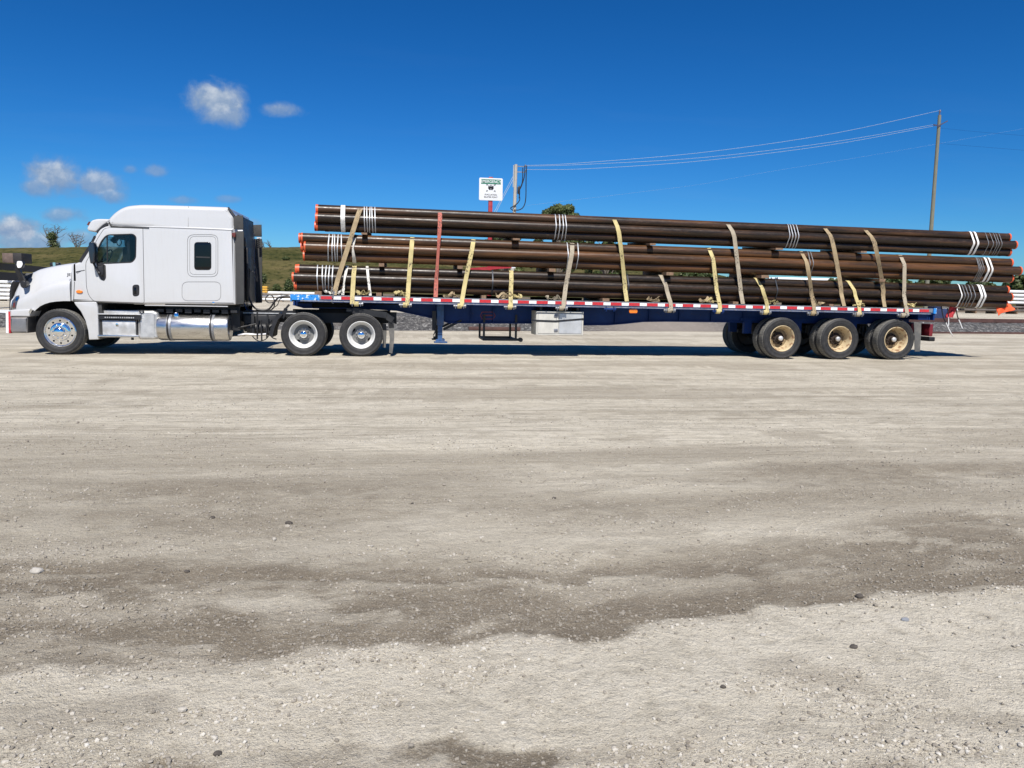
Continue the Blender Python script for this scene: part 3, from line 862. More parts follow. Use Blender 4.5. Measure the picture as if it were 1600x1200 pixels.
def leafy_tree(base, h, rad, seed, label, n=6000, crown0=.28, lf=.22, group='leafy trees far behind the load'):
    rg = random.Random(seed)
    root = thing('leafy_tree', base, label, 'tree', group)
    b = MB(); B = Vector(base)
    b.tube([B, B+Vector((.1, 0, h*.35)), B+Vector((-.1, .1, h*.7))], [h*.03, h*.022, h*.01], 8)
    cls = []
    for i in range(64):
        a = rg.uniform(0, 2*PI); f_ = crown0+(1-crown0)*rg.uniform(.05, 1)**.75; u_ = (f_-crown0)/(1-crown0)
        prof_ = math.sqrt(max(.02, 1-max(0, (u_-.35)/.66)**2.2))
        r_ = rad*prof_*math.sqrt(rg.uniform(.02, 1))*.86
        cr = rad*rg.uniform(.10, .22)
        p = B+Vector((math.cos(a)*r_, math.sin(a)*r_, min(h*f_, h-cr*.5)*rg.uniform(.95, 1.0)))
        if i % 3 == 0: b.tube([B+Vector((0, 0, h*(f_*.45))), (B+Vector((0, 0, h*f_*.75)))*.5+p*.5, p], [h*.010, h*.006, h*.002], 5)
        cls.append((p.x, p.y, p.z, cr, cr*.7))
    b.build('trunk', bark_m, root)
    leaves('crown', cls, n, lf, seed, root)
    return root
def tree_at(px, ptop, Y, radpx, seed, label, **k):
    ptop += 2
    q = at(px, ptop, Y); Zd = (q-CAM).dot(fw)
    leafy_tree((q.x, Y, 0), q.z, radpx*Zd/F, seed, label, **k)
tree_at(874, 317, 72, 50, 4, 'rounded green tree rising above the pipes right of the pale pole', n=26000, lf=.17)
tree_at(790, 343, 78, 42, 14, 'green tree mostly hidden behind the pipes, left of the rounded one', n=12000, lf=.2)
tree_at(945, 352, 80, 40, 15, 'green tree hidden behind the pipes, right of the rounded one', n=12000, lf=.2)
for i, (px, pt, rp, lb) in enumerate(((1085, 418, 46, 'low green tree seen in the gap right of the middle of the load'),
        (1170, 420, 44, 'low green tree seen in the gap above the first trailer axle'), (1300, 434, 30, 'small far tree seen in the gap above the middle axle'),
        (1392, 430, 40, 'dark green tree seen in the gap above the last trailer axle'), (1455, 433, 36, 'bushy green tree seen behind the last wheels, below the grey pole'),
        (1530, 436, 34, 'green tree behind the rear bundle ends'), (1602, 428, 40, 'green tree standing clear of the pipe ends at the right edge'))):
    tree_at(px, pt, 112+i*3, rp, 30+i, lb, n=6000, lf=.35)
def bare_tree(px, ptop, Y, zb, hpx_w, seed, label, n=46, leafy=0):
    top = at(px, ptop, Y); zb = at(px, 390, Y).z; B = Vector((top.x, Y, zb)); h = top.z-zb
    rg = random.Random(seed)
    root = thing('bare_tree', B, label, 'tree', 'bare trees on the skyline of the hill')
    b = MB(); Zd = (top-CAM).dot(fw); rad = hpx_w*Zd/F
    ntr = 3
    for t in range(ntr):
        ang = rg.uniform(-.5, .5); p = B+Vector((rg.uniform(-.3, .3), 0, 0)); pts = [p]; 
        for k in range(5):
            ang += rg.uniform(-.2, .2); p = p+Vector((math.sin(ang)*h*.19, rg.uniform(-.2, .2), math.cos(ang)*h*.19)); pts.append(p)
        b.tube(pts, [.13, .11, .09, .07, .05, .03], 5)
        for k in range(n//ntr):
            s_ = pts[rg.randint(1, 5)]; a2 = rg.uniform(-1.35, 1.35); L = rad*rg.uniform(.35, .95)
            m1 = s_+Vector((math.sin(a2)*L*.5, rg.uniform(-.5, .5), math.cos(a2)*L*.45)); e = m1+Vector((math.sin(a2*.7)*L*.5, 0, math.cos(a2*.6)*L*.42))
            if e.z > top.z+.4: e.z = top.z+rg.uniform(-.3, .3)
            b.tube([s_, m1, e], [.045, .03, .014], 4)
            e2 = m1+Vector((rg.uniform(-1, 1)*L*.4, 0, rg.uniform(.2, .6)*L*.5)); b.tube([m1, e2], [.025, .012], 4)
    b.build('trunk', bark_m, root)
    if leafy:
        leaves('ivy', [(B.x+rg.uniform(-.6, .6), Y, B.z+h*rg.uniform(.1, .85), .8, 1.0) for _ in range(7)], leafy, .16, seed, root)
bare_tree(82, 358, 148, 10.3, 26, 3, 'bare tree with an ivy covered trunk on the hill left of the cab', leafy=1400)
bare_tree(120, 368, 150, 10.6, 18, 5, 'smaller leafless tree on the hill, nearest the cab windscreen')
bare_tree(422, 377, 150, 10.9, 7, 8, 'sprig-like bare sapling on the hill between cab and pipe ends', 24)
bare_tree(412, 379, 151, 10.9, 6, 9, 'faint bare sapling on the hill just right of the side extender', 20)
for i, (px, py, w_, h_, lb) in enumerate(((408, 432, 20, 22, 'dark green bush on the hill slope behind the cab'), (432, 449, 12, 9, 'brownish bush on the bank at the foot of the hill'),
        (452, 446, 14, 22, 'tall weeds on the bank beside the front of the pipe load'), (447, 404, 14, 6, 'low shrub higher up the hill slope'))):
    q = at(px, py, 101); Zd = (q-CAM).dot(fw); rx = w_*Zd/F/2; rz = h_*Zd/F/2
    c = at(px, py, 100 if i != 3 else 128)
    o = leaves('shrub', [(c.x+random.uniform(-.5, .5)*rx, c.y, c.z+random.uniform(-.5, .4)*rz, rx*.7, rz*.7) for _ in range(6)], 1600, .16, 60+i)
    tag(o, lb, 'bush', 'bushes on the hillside')

# ---- stacks of pale pipe in the yard beyond
def pipe_rack(pxa, pxb, ytop, ybot, Y, rows, label, m_=stock_m, dark_every=0, deep=4):
    a = at(pxa, ytop, Y); b_ = at(pxb, ytop, Y); z1 = (a.z+b_.z)/2; zb = (at(pxa, ybot, Y).z+at(pxb, ybot, Y).z)/2
    zb = max(zb, .02)
    root = thing('pipe_rack', ((a.x+b_.x)/2, Y, 0), label, 'pipe stack', 'stacks of pale pipe standing in the yard beyond')
    b = MB(); k = MB(); dz = (z1-zb)/rows; r_ = dz*.36
    for i in range(rows):
        zc = zb+dz*(i+.62)
        for j in range(deep):
            x0 = a.x+random.uniform(-.3, .3); x1 = b_.x+random.uniform(-.3, .3)
            b.tube([(x0, Y+j*dz*1.02, zc), (x1, Y+j*dz*1.02, zc)], r_, 8)
        nb = max(2, int((b_.x-a.x)/3.2))
        for q in range(nb):
            X = a.x+(b_.x-a.x)*(q+.5)/nb
            k.box(X-.1, X+.1, Y-.2, Y+deep*dz, zb+dz*i-(.02 if i else zb), zb+dz*(i+.24))
    o = b.build('pipes', m_, root); o['kind'] = 'stuff'
    o = k.build('bearers', wood_m, root); o['kind'] = 'stuff'
pipe_rack(-70, 16, 431, 470, 62, 6, 'tall stack of pale pipes at the left edge in front of the truck nose')
pipe_rack(378, 500, 455.5, 471, 88, 3, 'low white pipe stack seen between the cab and the trailer')
pipe_rack(520, 640, 462, 477, 92, 2, 'low pale pipe stack behind the front of the trailer')
pipe_rack(1462, 1500, 470, 489, 90, 3, 'short pipe stack behind the trailer tail')
pipe_rack(1566, 1760, 455, 478, 96, 4, 'white pipe stack at the right edge beyond the pipe ends')
pipe_rack(1508, 1760, 479, 489, 84, 2, 'low brown and pale pipe row at the right below the bundle ends', stock_d)
pipe_rack(1215, 1320, 434, 470, 118, 4, 'white pipe stack seen through the gap above the middle axle')
b = MB(); c = at(410, 452, 88)
for i in range(3): b.box(c.x-.6, c.x+.7, 87.4, 88.6, c.z-.42+i*.3, c.z-.2+i*.3, .03)
b.box(c.x-.5, c.x-.35, 87.5, 88.5, c.z-.5, c.z+.4); b.box(c.x+.4, c.x+.55, 87.5, 88.5, c.z-.5, c.z+.4)
tag(b.build('yellow_crate', yel_m), 'small yellow slatted crate beyond the yard just right of the cab', 'crate')
for (px, w_, lb) in ((1382, 10, 'yellow machine part behind the trailer, left of its twin'), (1391, 9, 'yellow machine part behind the trailer, right of its twin')):
    a = at(px, 470, 30); b = MB(); b.box(a.x-w_*.02, a.x+w_*.02, 29.7, 30.4, .05, a.z, .05); b.lathe([(0, -.1), (.16, -.1), (.16, .1), (0, .1)], 16, (a.x, 29.8, a.z+.12))
    tag(b.build('yellow_bollard', yel_m), lb, 'bollard', 'yellow posts behind the trailer')
b = MB(); a = at(1470, 478, 34)
b.box(a.x-.5, a.x+.9, 34, 36, .0, a.z-.2, .05); b.box(a.x-.3, a.x+.3, 34.2, 35.5, a.z-.2, a.z+.2, .05)
tag(b.build('blue_machine', plain('machine_navy', (.02, .03, .08), .5, var=.3)), 'dark blue machine standing beyond the trailer tail', 'machine')

# dark beams and rusty box ahead of the truck
p0 = at(-90, 410, 30); p1 = at(140, 426, 62); zz = (p0.z+p1.z)/2
b = MB(); b.obox((p0.x, p0.y, 2.75), (p1.x, p1.y, 2.75), .5, .45)
bt = thing('beam_stack', (p0.x, p0.y, 0), 'long dark steel beam stack running away behind the truck nose', 'beam stack')
b.build('beam', beam_d, bt, 0)
b = MB(); b.obox((p0.x, p0.y, 2.1), (p1.x, p1.y, 2.1), .4, .55); b.build('beam', beam_d, bt, 0)
for t in (.02, .62, .97):
    q = p0.lerp(p1, t); b = MB(); b.box(q.x-.12, q.x+.12, q.y-.12, q.y+.12, 0, 2.5); b.build('trestle', beam_d, bt, 0)
a = at(5, 413, 38); c = at(33, 396, 38)
b = MB(); b.box(a.x, c.x-.45, 37.9, 39.2, 2.98, c.z+.0, .03)
rb = thing('scrap_box', (a.x, 38, 3.1), 'rusty grey steel box on top of the dark beams at the left', 'steel box')
b.build('side', rust_b, rb); b = MB(); b.box(c.x-.44, c.x+.1, 37.8, 39.3, 2.98, c.z+.02, .03); b.build('end_plate', beam_d, rb)

# ---- sign on its red post
SY = 15.0
sl = at(748.8, 277.5, SY); sr_ = at(785, 314, SY)
sx = (sl.x+sr_.x)/2; sw = (sr_.x-sl.x); szt = sl.z; szb = sr_.z
sg = thing('emergency_sign', (sx, SY, 0), 'white EMERGENCY evacuation muster point sign on a red post above the load', 'sign')
tp = at(767, 276.2, SY)
b = MB(); b.box(sx-.085, sx+.085, SY+.02, SY+.19, .1, tp.z, .01); b.build('post', post_r, sg)
plate('sign_board', roundpoly([(sx-sw/2, szb), (sx+sw/2, szb), (sx+sw/2, szt), (sx-sw/2, szt)], .06), [], SY-.012, SY+.012, sign_w, sg, .003)
b = MB(); b.box(sx-sw*.42, sx+sw*.42, SY-.0165, SY-.0135, szt-sw*.25, szt-sw*.055); b.build('green_panel', sign_g, sg)
text_mesh('EMERGENCY', sw*.165, 'lettering', sign_w, sg, (sx, SY-.019, szt-sw*.152), .0015, bold=.002, xs=.92)
text_mesh('EVACUATION', sw*.088, 'lettering', sign_k, sg, (sx, SY-.016, szb+sw*.235), .0015, bold=.001, xs=.95)
text_mesh('MUSTER POINT', sw*.088, 'lettering', sign_k, sg, (sx, SY-.016, szb+sw*.135), .0015, bold=.001, xs=.95)
pc = szb+sw*.54
b = MB()
def disc(b, x, z, r_, n=12): b.lathe([(0, SY-.017), (r_, SY-.017), (r_, SY-.0135), (0, SY-.0135)], n, (x, 0, z))
for dx, dz, s_ in ((0, .085, .028), (-.085, .055, .028), (.085, .055, .028), (-.045, .01, .032), (.045, .01, .032)):
    disc(b, sx+dx*sw, pc+dz*sw, s_*sw); b.box(sx+dx*sw-s_*1.2*sw, sx+dx*sw+s_*1.2*sw, SY-.017, SY-.0135, pc+(dz-.115)*sw, pc+(dz-.035)*sw)
for ax, az in ((-1, 1), (1, 1), (-1, -1), (1, -1)):
    P_ = Vector((sx+ax*.20*sw, SY-.015, pc+az*.155*sw-.02*sw)); Q = Vector((sx+ax*.17*sw, SY-.015, pc+az*.135*sw-.02*sw))
    b.obox(P_, Q, .003, .026*sw, Vector((0, 1, 0)).cross(Q-P_))
    tri = [Q+Vector((-ax*.035*sw, 0, -az*.03*sw)), Q+Vector((ax*.03*sw, 0, -az*.045*sw)), Q+Vector((-ax*.045*sw, 0, az*.03*sw))]
    o_ = len(b.v); b.v += [tuple(t+Vector((0, -.002, 0))) for t in tri]+[tuple(t+Vector((0, .001, 0))) for t in tri]
    b.f += [(o_, o_+1, o_+2), (o_+5, o_+4, o_+3), (o_, o_+3, o_+4, o_+1), (o_+1, o_+4, o_+5, o_+2), (o_+2, o_+5, o_+3, o_)]
b.build('pictogram', sign_k, sg, 0)
ba = at(731, 421.5, SY-.2); bb = at(799, 416.5, SY-.2)
b = MB(); b.obox(ba, bb, .1, .13); b.build('crossbar', post_r, sg)
b = MB(); b.obox(bb, bb+Vector((.17, 0, .005)), .11, .14); b.build('crossbar_end', sign_w, sg)
a = at(744, 513, SY-.6); c = at(791, 505, SY-.6)
b = MB(); b.box(a.x, c.x, SY-.65, SY+.5, .05, .62, .04); b.build('base_block', conc_p, sg)
a = at(732, 514, 13.3); c = at(813, 514, 13.3)
b = MB(); b.box(a.x, c.x, 13.2, 13.45, .02, .16, .01)
tag(b.build('timber_skid', rail_r), 'dark timber lying in front of the sign base behind the trailer', 'timber')

# ---- utility poles and wires
def pole(ptop, pbot_, Y, r_, m_, label):
    t = at(*ptop, Y); q = at(*pbot_, Y)
    d = (q-t)/(t.z-q.z); B = t+d*t.z
    root = thing('utility_pole', (B.x, B.y, 0), label, 'utility pole')
    b = MB(); b.tube([B-Vector((0, 0, .1)), B.lerp(t, .5), t], [r_*1.15, r_*1.05, r_*.85], 14); b.build('shaft', m_, root)
    return root, t, B
PY2 = 27.0
p1r, t1, B1 = pole((806.3, 257), (803.6, 334), PY2, .105, pole_w, 'pale wooden utility pole with dangling cables, right of the sign')
b = MB(); b.tube([t1+Vector((-.14, -.05, -.05)), t1+Vector((-.15, -.05, -1.3))], .035, 8); b.build('cable_riser', wire_m, p1r)
b = MB()
for z in (-.1, -.42): b.obox(t1+Vector((0, -.02, z)), t1+Vector((.55, -.02, z)), .05, .05); b.lathe([(0, 0), (.05, .01), (.05, .1), (0, .12)], 8, tuple(t1+Vector((.55, -.02, z))), 'Z')
b.build('bracket', steel_m, p1r)
def curvy(px_list, Y, n=8):
    P_ = [at(x, y, Y) for x, y in px_list]; out = []
    for i in range(len(P_)-1):
        p_1 = P_[max(i-1, 0)]; a = P_[i]; c = P_[i+1]; d = P_[min(i+2, len(P_)-1)]
        for k in range(n):
            t = k/n; out.append(.5*((2*a)+(c-p_1)*t+(2*p_1-5*a+4*c-d)*t*t+(3*a-p_1-3*c+d)*t**3))
    out.append(P_[-1]); return out
for pl in ([(820, 259), (819.5, 275), (815, 290), (811, 300), (812, 312), (806, 320), (798, 325), (802, 329)],
           [(823, 259), (822, 280), (821.5, 310), (818, 323), (811, 328), (803, 328)],
           [(811, 290), (812, 300), (811, 310)], [(817, 262), (816, 285), (810, 298)]):
    b = MB(); b.tube(curvy(pl, PY2-.15), .028, 6); b.build('service_cable', black, p1r)
b = MB(); q = at(810.5, 296, PY2-.15); b.box(q.x-.07, q.x+.07, q.y-.1, q.y+.1, q.z-.25, q.z+.15, .02); b.build('cable_box', black, p1r)
PY3 = 31.0
p3r, t3, B3 = pole((1468.2, 180), (1455, 358), PY3, .125, pole_g, 'tall grey green utility pole with a short crossarm behind the trailer end')
b = MB(); b.tube([t3+Vector((0, 0, -.3)), t3+Vector((-.02, 0, .25))], .05, 8); b.lathe([(0, .18), (.07, .2), (.07, .3), (.03, .36), (0, .37)], 10, tuple(t3), 'Z'); b.build('top_pin', plain('insulator', (.10, .09, .13), .4), p3r)
b = MB(); ca = at(1466.5, 196.5, PY3-.1)
b.obox(ca+Vector((-.38, 0, .05)), ca, .07, .07); b.obox(ca, ca+Vector((.5, -.2, .30)), .07, .07); b.obox(ca+Vector((-.1, 0, -.1)), ca+Vector((.36, -.1, .2)), .04, .04); b.build('crossarm', plain('insulator_arm', (.05, .05, .09), .5), p3r)
def wire(pts_px, Y0, Y1, r_, label, m_=wire_m, name='overhead_wire'):
    n = len(pts_px); P_ = [at(x, y, Y0+(Y1-Y0)*i/(n-1)) for i, (x, y) in enumerate(pts_px)]
    out = []
    for i in range(n-1):
        p_1 = P_[max(i-1, 0)]; a = P_[i]; c = P_[i+1]; d = P_[min(i+2, n-1)]
        for k in range(8):
            t = k/8; out.append(.5*((2*a)+(c-p_1)*t+(2*p_1-5*a+4*c-d)*t*t+(3*a-p_1-3*c+d)*t**3))
    out.append(P_[-1])
    b = MB(); b.tube(out, r_, 5); tag(b.build(name, m_), label, 'wire', 'overhead wires')
wire([(820, 258.5), (900, 255), (1100, 238), (1300, 209), (1467, 173)], PY2, PY3, .010, 'topmost overhead wire from the pale pole to the tip of the tall pole')
wire([(820, 259.5), (900, 257.5), (1100, 246), (1300, 222), (1460, 194.5)], PY2, PY3, .010, 'second overhead wire between the two poles')
wire([(820, 265), (920, 263.5), (1100, 251), (1300, 226), (1464, 196)], PY2, PY3, .010, 'lowest of the three overhead wires between the two poles')
wire([(824, 321), (900, 312), (1000, 300), (1100, 287), (1192, 270), (1400, 236), (1660, 190)], 30, 75, .004, 'faint single wire rising to the right behind the tree')
wire([(803, 273), (785, 307), (770, 336), (755, 366)], PY2, PY2-1, .014, 'left guy wire of the pale pole')
wire([(804, 277), (788, 306), (773, 336), (758, 366)], PY2, PY2-1.2, .014, 'right guy wire of the pale pole')
wire([(1468, 200), (1540, 207), (1640, 215)], PY3, PY3-6, .005, 'upper dark wire leaving the tall pole to the right', blue_m)
wire([(1466, 224), (1540, 230), (1640, 238)], PY3, PY3-6, .005, 'lower dark wire leaving the tall pole to the right', blue_m)

# ------------------------------------------------------------------ wheels
def tyre_mesh(Rr, ri, w_, blocks):
    g_ = .012
    prof = [(ri, .035), (ri+.02, .012), (ri+.05, .004), ((ri+Rr)/2, -.002), (Rr-.055, .004), (Rr-.05, .001), (Rr-.03, .012), (Rr-.006, .026), (Rr, .045)]
    y = .045; ribs = 4; rw = (w_-.09)/ribs
    for k in range(ribs):
        if k: prof += [(Rr-g_, y), (Rr-g_, y+.008), (Rr, y+.010)]
        y += rw; prof.append((Rr, y-.0))
    prof += [(Rr-.006, w_-.026), (Rr-.03, w_-.012), ((ri+Rr)/2, w_), (ri+.03, w_-.012), (ri, w_-.035)]
    b = MB(); b.lathe(prof, 56, closed=True)
    # side ring marks and lettering-like blocks on the side wall
    b.lathe([(ri+.075, .004), (ri+.079, -.005), (ri+.083, .004)], 56)
    return b
def rim_disc(ri, depth, holes, hr, hrad, thick=.012, ovals=False, r_in=.0):
    out = circ(0, 0, ri, 40)
    hs_ = []
    for a in holes:
        if ovals:
            c = []
            for k in range(16):
                t = 2*PI*k/16; u = hrad*.62*math.cos(t); v = hrad*1.35*math.sin(t)
                rr = hr+u
                c.append((rr*math.cos(a)-v*math.sin(a), rr*math.sin(a)+v*math.cos(a)))
            hs_.append(c)
        else: hs_.append(circ(hr*math.cos(a), hr*math.sin(a), hrad, 14))
    me = plate_mesh(out, hs_, depth, depth+thick)
    b = MB(); b.add([v.co[:] for v in me.vertices], [list(p.vertices) for p in me.polygons]); return b
def nuts(rad, n, y0, y1, r_, b=None, ph=0):
    b = b or MB()
    for k in range(n):
        a = 2*PI*k/n+ph; c = (rad*math.cos(a), 0, rad*math.sin(a))
        b.lathe([(0, y0), (r_*.55, y0), (r_*.8, y0+.01), (r_, y1), (0, y1)], 8, c)
    return b
def join_mb(a, c): a.add(c.v, c.f); return a
O0 = (0, 0, 0)
def set_tread(o, Rr):
    me = o.data; me.materials.append(tread_m)
    for p in me.polygons:
        c = p.center
        if math.hypot(c.x, c.z) > Rr-.02 and .03 < c.y < .27: p.material_index = 1
def make_wheel(kind, Rr):
    """a part: the rim, with tyre and hub as sub-parts; outer face looks to -Y, axis through the origin"""
    w_ = .285
    if kind == 'steer':
        ri = .325
        b = MB(); b.lathe([(ri+.004, .05), (ri+.012, .016), (ri+.002, .008), (ri-.012, .022), (ri-.022, .052), (ri-.05, .06), (ri-.05, .26), (ri, .27)], 48)
        join_mb(b, rim_disc(ri-.03, .046, [2*PI*k/10+.31 for k in range(10)], .247, .021))
        rim = b.build('wheel', chrome, smooth=40, org=O0)
        h = MB(); h.lathe([(.205, .048), (.203, .012), (.195, .0), (.178, -.006), (.115, -.006), (.108, -.05), (.095, -.066), (.06, -.078), (0, -.08)], 40)
        hub = h.build('hub_cover', chrome, smooth=40, org=O0)
        nb = nuts(.148, 10, -.038, .0, .019).build('lug_nuts', chrome, org=O0)
        bk = MB(); bk.lathe([(ri-.052, .12), (0, .12)], 32); dk = bk.build('brake_drum', void, org=O0)
        ch = [hub, nb, dk]
    else:
        ri = .312 if kind == 'drive' else .322
        rm = white_rim if kind == 'drive' else cream
        dp = .20 if kind == 'drive' else .245
        b = MB(); b.lathe([(ri+.004, .05), (ri+.010, .014), (ri+.001, .004), (ri-.010, .012), (ri-.020, .03), (ri-.034, .06), (ri-.055, dp-.07), (ri-.085, dp-.001)], 48)
        hol = [math.radians(a) for a in ((52, 232) if kind == 'drive' else (-52, 128))]
        wd_ = rim_disc(ri-.07, dp, hol, .198 if kind == 'drive' else .185, .034, ovals=True).build('wheel_disc', disc_g if kind == 'drive' else disc_c, smooth=40, org=O0)
        b.lathe([(ri-.085, dp+.013), (ri-.04, .262), (ri-.02, .275)], 32)
        rim = b.build('wheel', rm, smooth=40, org=O0)
        if kind == 'drive':
            h = MB(); h.lathe([(.145, dp-.003), (.142, dp-.018), (.10, dp-.022), (.094, .09), (.088, .07), (.07, .058), (0, .054)], 32)
            hub = h.build('hub', grey_rim, smooth=40, org=O0)
            c_ = MB(); c_.lathe([(.082, .08), (.082, .05), (.070, .034), (.04, .024), (0, .02)], 32); cap = c_.build('hub_cap', chrome, smooth=50, org=O0)
            nb = nuts(.122, 10, dp-.055, dp-.02, .017).build('lug_nuts', grey_rim, org=O0)
            ch = [hub, cap, nb]
        else:
            h = MB(); h.lathe([(.158, dp-.003), (.155, dp-.02), (.11, dp-.028), (.098, dp-.05), (.075, dp-.055), (.068, .12), (0, .12)], 28)
            hub = h.build('hub', rustdk, smooth=40, org=O0)
            nb = nuts(.134, 10, dp-.06, dp-.02, .022).build('lug_nuts', rustdk, org=O0)
            c_ = MB(); c_.lathe([(.060, .13), (.060, .085), (.05, .075), (0, .072)], 24); cap = c_.build('hub_cap', dalu, smooth=50, org=O0)
            ch = [hub, cap, nb]
        ch.append(wd_); bk = MB(); bk.lathe([(ri-.04, .27), (0, .27)], 24); ch.append(bk.build('brake_drum', void, org=O0))
    ty = tyre_mesh(Rr, ri, w_, 0).build('tyre', tyre_m, smooth=45, org=O0); set_tread(ty, Rr)
    for c in [ty]+ch:
        c.parent = rim; c.location = (0, 0, 0)
        if c.name.startswith('lug'): c['kind'] = 'stuff'
    LOC[rim.name] = Vector((0, 0, 0))
    return rim
def inner_wheel(Rr):
    ri = .312
    b = MB(); b.lathe([(ri, .05), (ri-.02, .04), (ri-.04, .14), (.05, .15), (.05, .2), (ri-.03, .2), (ri, .25)], 32)
    rim = b.build('inner_wheel', frame_m, smooth=40, org=O0)
    ty = tyre_mesh(Rr, ri, .285, 0).build('tyre', tyre_m, smooth=45, org=O0); set_tread(ty, Rr)
    ty.parent = rim; ty.location = (0, 0, 0)
    return rim
def put_wheel(proto, first, root, x, y, z, rz, spin=0.0):
    c = proto if first else copy_tree(proto, (0, 0, 0))
    c.parent = root; c.location = Vector((x, y, z))-LOC[root.name]
    c.rotation_mode = 'ZYX' if False else 'XYZ'
    c.rotation_euler = (0, spin, rz)
    LOC[c.name] = Vector((x, y, z))
    return c

# ------------------------------------------------------------------ the tractor
HW = 1.25          # centre line of the vehicle
truck = thing('semi_truck', (3.0, HW, 0), 'white sleeper cab semi truck with polished fuel tank, parked facing left', 'truck')
RT = .504
st = make_wheel('steer', RT)
put_wheel(st, True, truck, 0.02, 0.0, RT-.006, 0)
put_wheel(st, False, truck, 0.02, 2.5, RT-.006, PI)
dw = make_wheel('drive', RT); di = inner_wheel(RT)
for i, X in enumerate((5.2256, 5.2256+1.31)):
    put_wheel(dw, i == 0, truck, X, 0.0, RT-.006, 0, (0, 1.45)[i])
    put_wheel(dw, False, truck, X, 2.5, RT-.006, PI)
    put_wheel(di, i == 0, truck, X, .33, RT-.006, 0)
    put_wheel(di, False, truck, X, 2.5-.33, RT-.006, PI)
b = MB()
for X in (5.2256, 6.5356): b.lathe([(0, .3), (.07, .3), (.07, 1.05), (.2, 1.15), (.2, 1.4), (.07, 1.5), (.07, 2.2), (0, 2.2)], 16, (X, 0, RT)); b.build('axle', frame_m, truck); b = MB()
b.lathe([(.05, .3), (.05, 2.2)], 12, (0, 0, RT)); b.build('axle', frame_m, truck)
# frame
b = MB()
for y in (.82, 1.60): b.box(-.7, 7.35, y, y+.08, .74, 1.0)
for x in (2.2, 3.4, 4.0, 4.6, 5.88, 7.2): b.box(x, x+.1, .9, 1.6, .78, .97)
b.build('frame_rail', frame_m, truck, 0)
b = MB(); b.box(-.55, 1.0, .62, 1.9, .62, 1.25, .05); b.box(1.0, 2.1, .85, 1.65, .6, 1.1, .04); b.box(-.9, -.4, .5, 2.0, .5, 1.1); b.build('engine', void, truck)
b = MB()
b.box(2.1, 3.75, .5, 2.0, 1.0, 1.14); b.box(3.55, 3.75, .45, 2.05, .55, 1.1); b.box(3.8, 4.55, .62, .8, .52, .92, .03)
b.lathe([(0, 3.85), (.14, 3.87), (.14, 4.5), (0, 4.52)], 16, (0, .7, .60), 'X')
b.lathe([(0, 3.9), (.12, 3.92), (.12, 4.45), (0, 4.47)], 16, (0, 1.3, .52), 'X')
b.box(4.0, 4.06, .50, .56, .45, .95); b.box(4.34, 4.38, .5, .54, .5, .92)
b.build('air_tanks', frame_m, truck)
b = MB(); b.tube(curvy([(372, 524), (385, 522), (400, 523), (418, 522)], .5), .035, 10); b.build('air_pipe', alu, truck)
b = MB()
for (x0, y0, x1, y1) in ((402, 488, 402, 530), (408, 500, 409, 532), (416, 505, 417, 528), (372, 512, 400, 506), (420, 520, 432, 508)):
    b.tube([at(x0, y0, .45), at(x1, y1, .45)], .018, 6)
for pl in ([(395, 505), (392, 520), (402, 532), (415, 530), (424, 518), (430, 512)], [(425, 500), (419, 512), (424, 526), (432, 530)]):
    b.tube(curvy(pl, .5), .013, 6)
b.build('brake_lines', black, truck)
a = at(379, 488.3, .8); c = at(442, 489.5, .8)
b = MB(); b.box(a.x, c.x+.3, .80, 1.7, a.z-.02, a.z+.005); b.build('deck_plate', dalu, truck)
# fifth wheel and hangers
b = MB(); b.box(5.35, 6.35, .75, 1.75, 1.08, 1.20, .03); b.box(5.5, 6.2, .85, 1.65, 1.0, 1.1); b.box(4.9, 7.2, .8, .84, .98, 1.06); b.build('fifth_wheel', void, truck)
b = MB()
b.obox(at(542, 484, .3), at(556, 486, .3), .3, .09); b.obox(at(552, 485, .3), at(604, 492, .3), .5, .14); b.obox(at(600, 491, .3), at(614, 500, .3), .45, .14); b.obox(at(610, 497, .3), at(612, 512, .3), .4, .12)
b.build('mudflap_hanger', frame_m, truck, 0)
fl = Pm([(606, 505), (616.5, 505), (616, 530), (613, 552.5), (608, 551), (609, 528)], .1)
plate('mudflap', fl, [], .1, .11, flapm, truck); 
b = MB(); b.ribbon([at(601, 506, .3), at(601.5, 520, .3), at(600, 543, .25)], .08, Vector((1, 0, 0)), .01); b.build('mudflap_inner', flapm, truck)
fq = Pm([(437, 488), (429, 497), (424, 510), (420, 524), (425, 527), (429, 512), (434, 500), (441, 492)], .15)
plate('quarter_fender', fq, [], .15, .75, black, truck)
b = MB(); q = at(445, 485, .4); b.obox(at(441, 497, .3), at(447, 482, .3), .05, .08); b.obox(at(446, 483, .3), at(452, 476, .3), .08, .04); b.build('tractor_bracket', black, truck)

seal_m = plain('hood_gap_dark', (.12, .12, .12), .8)
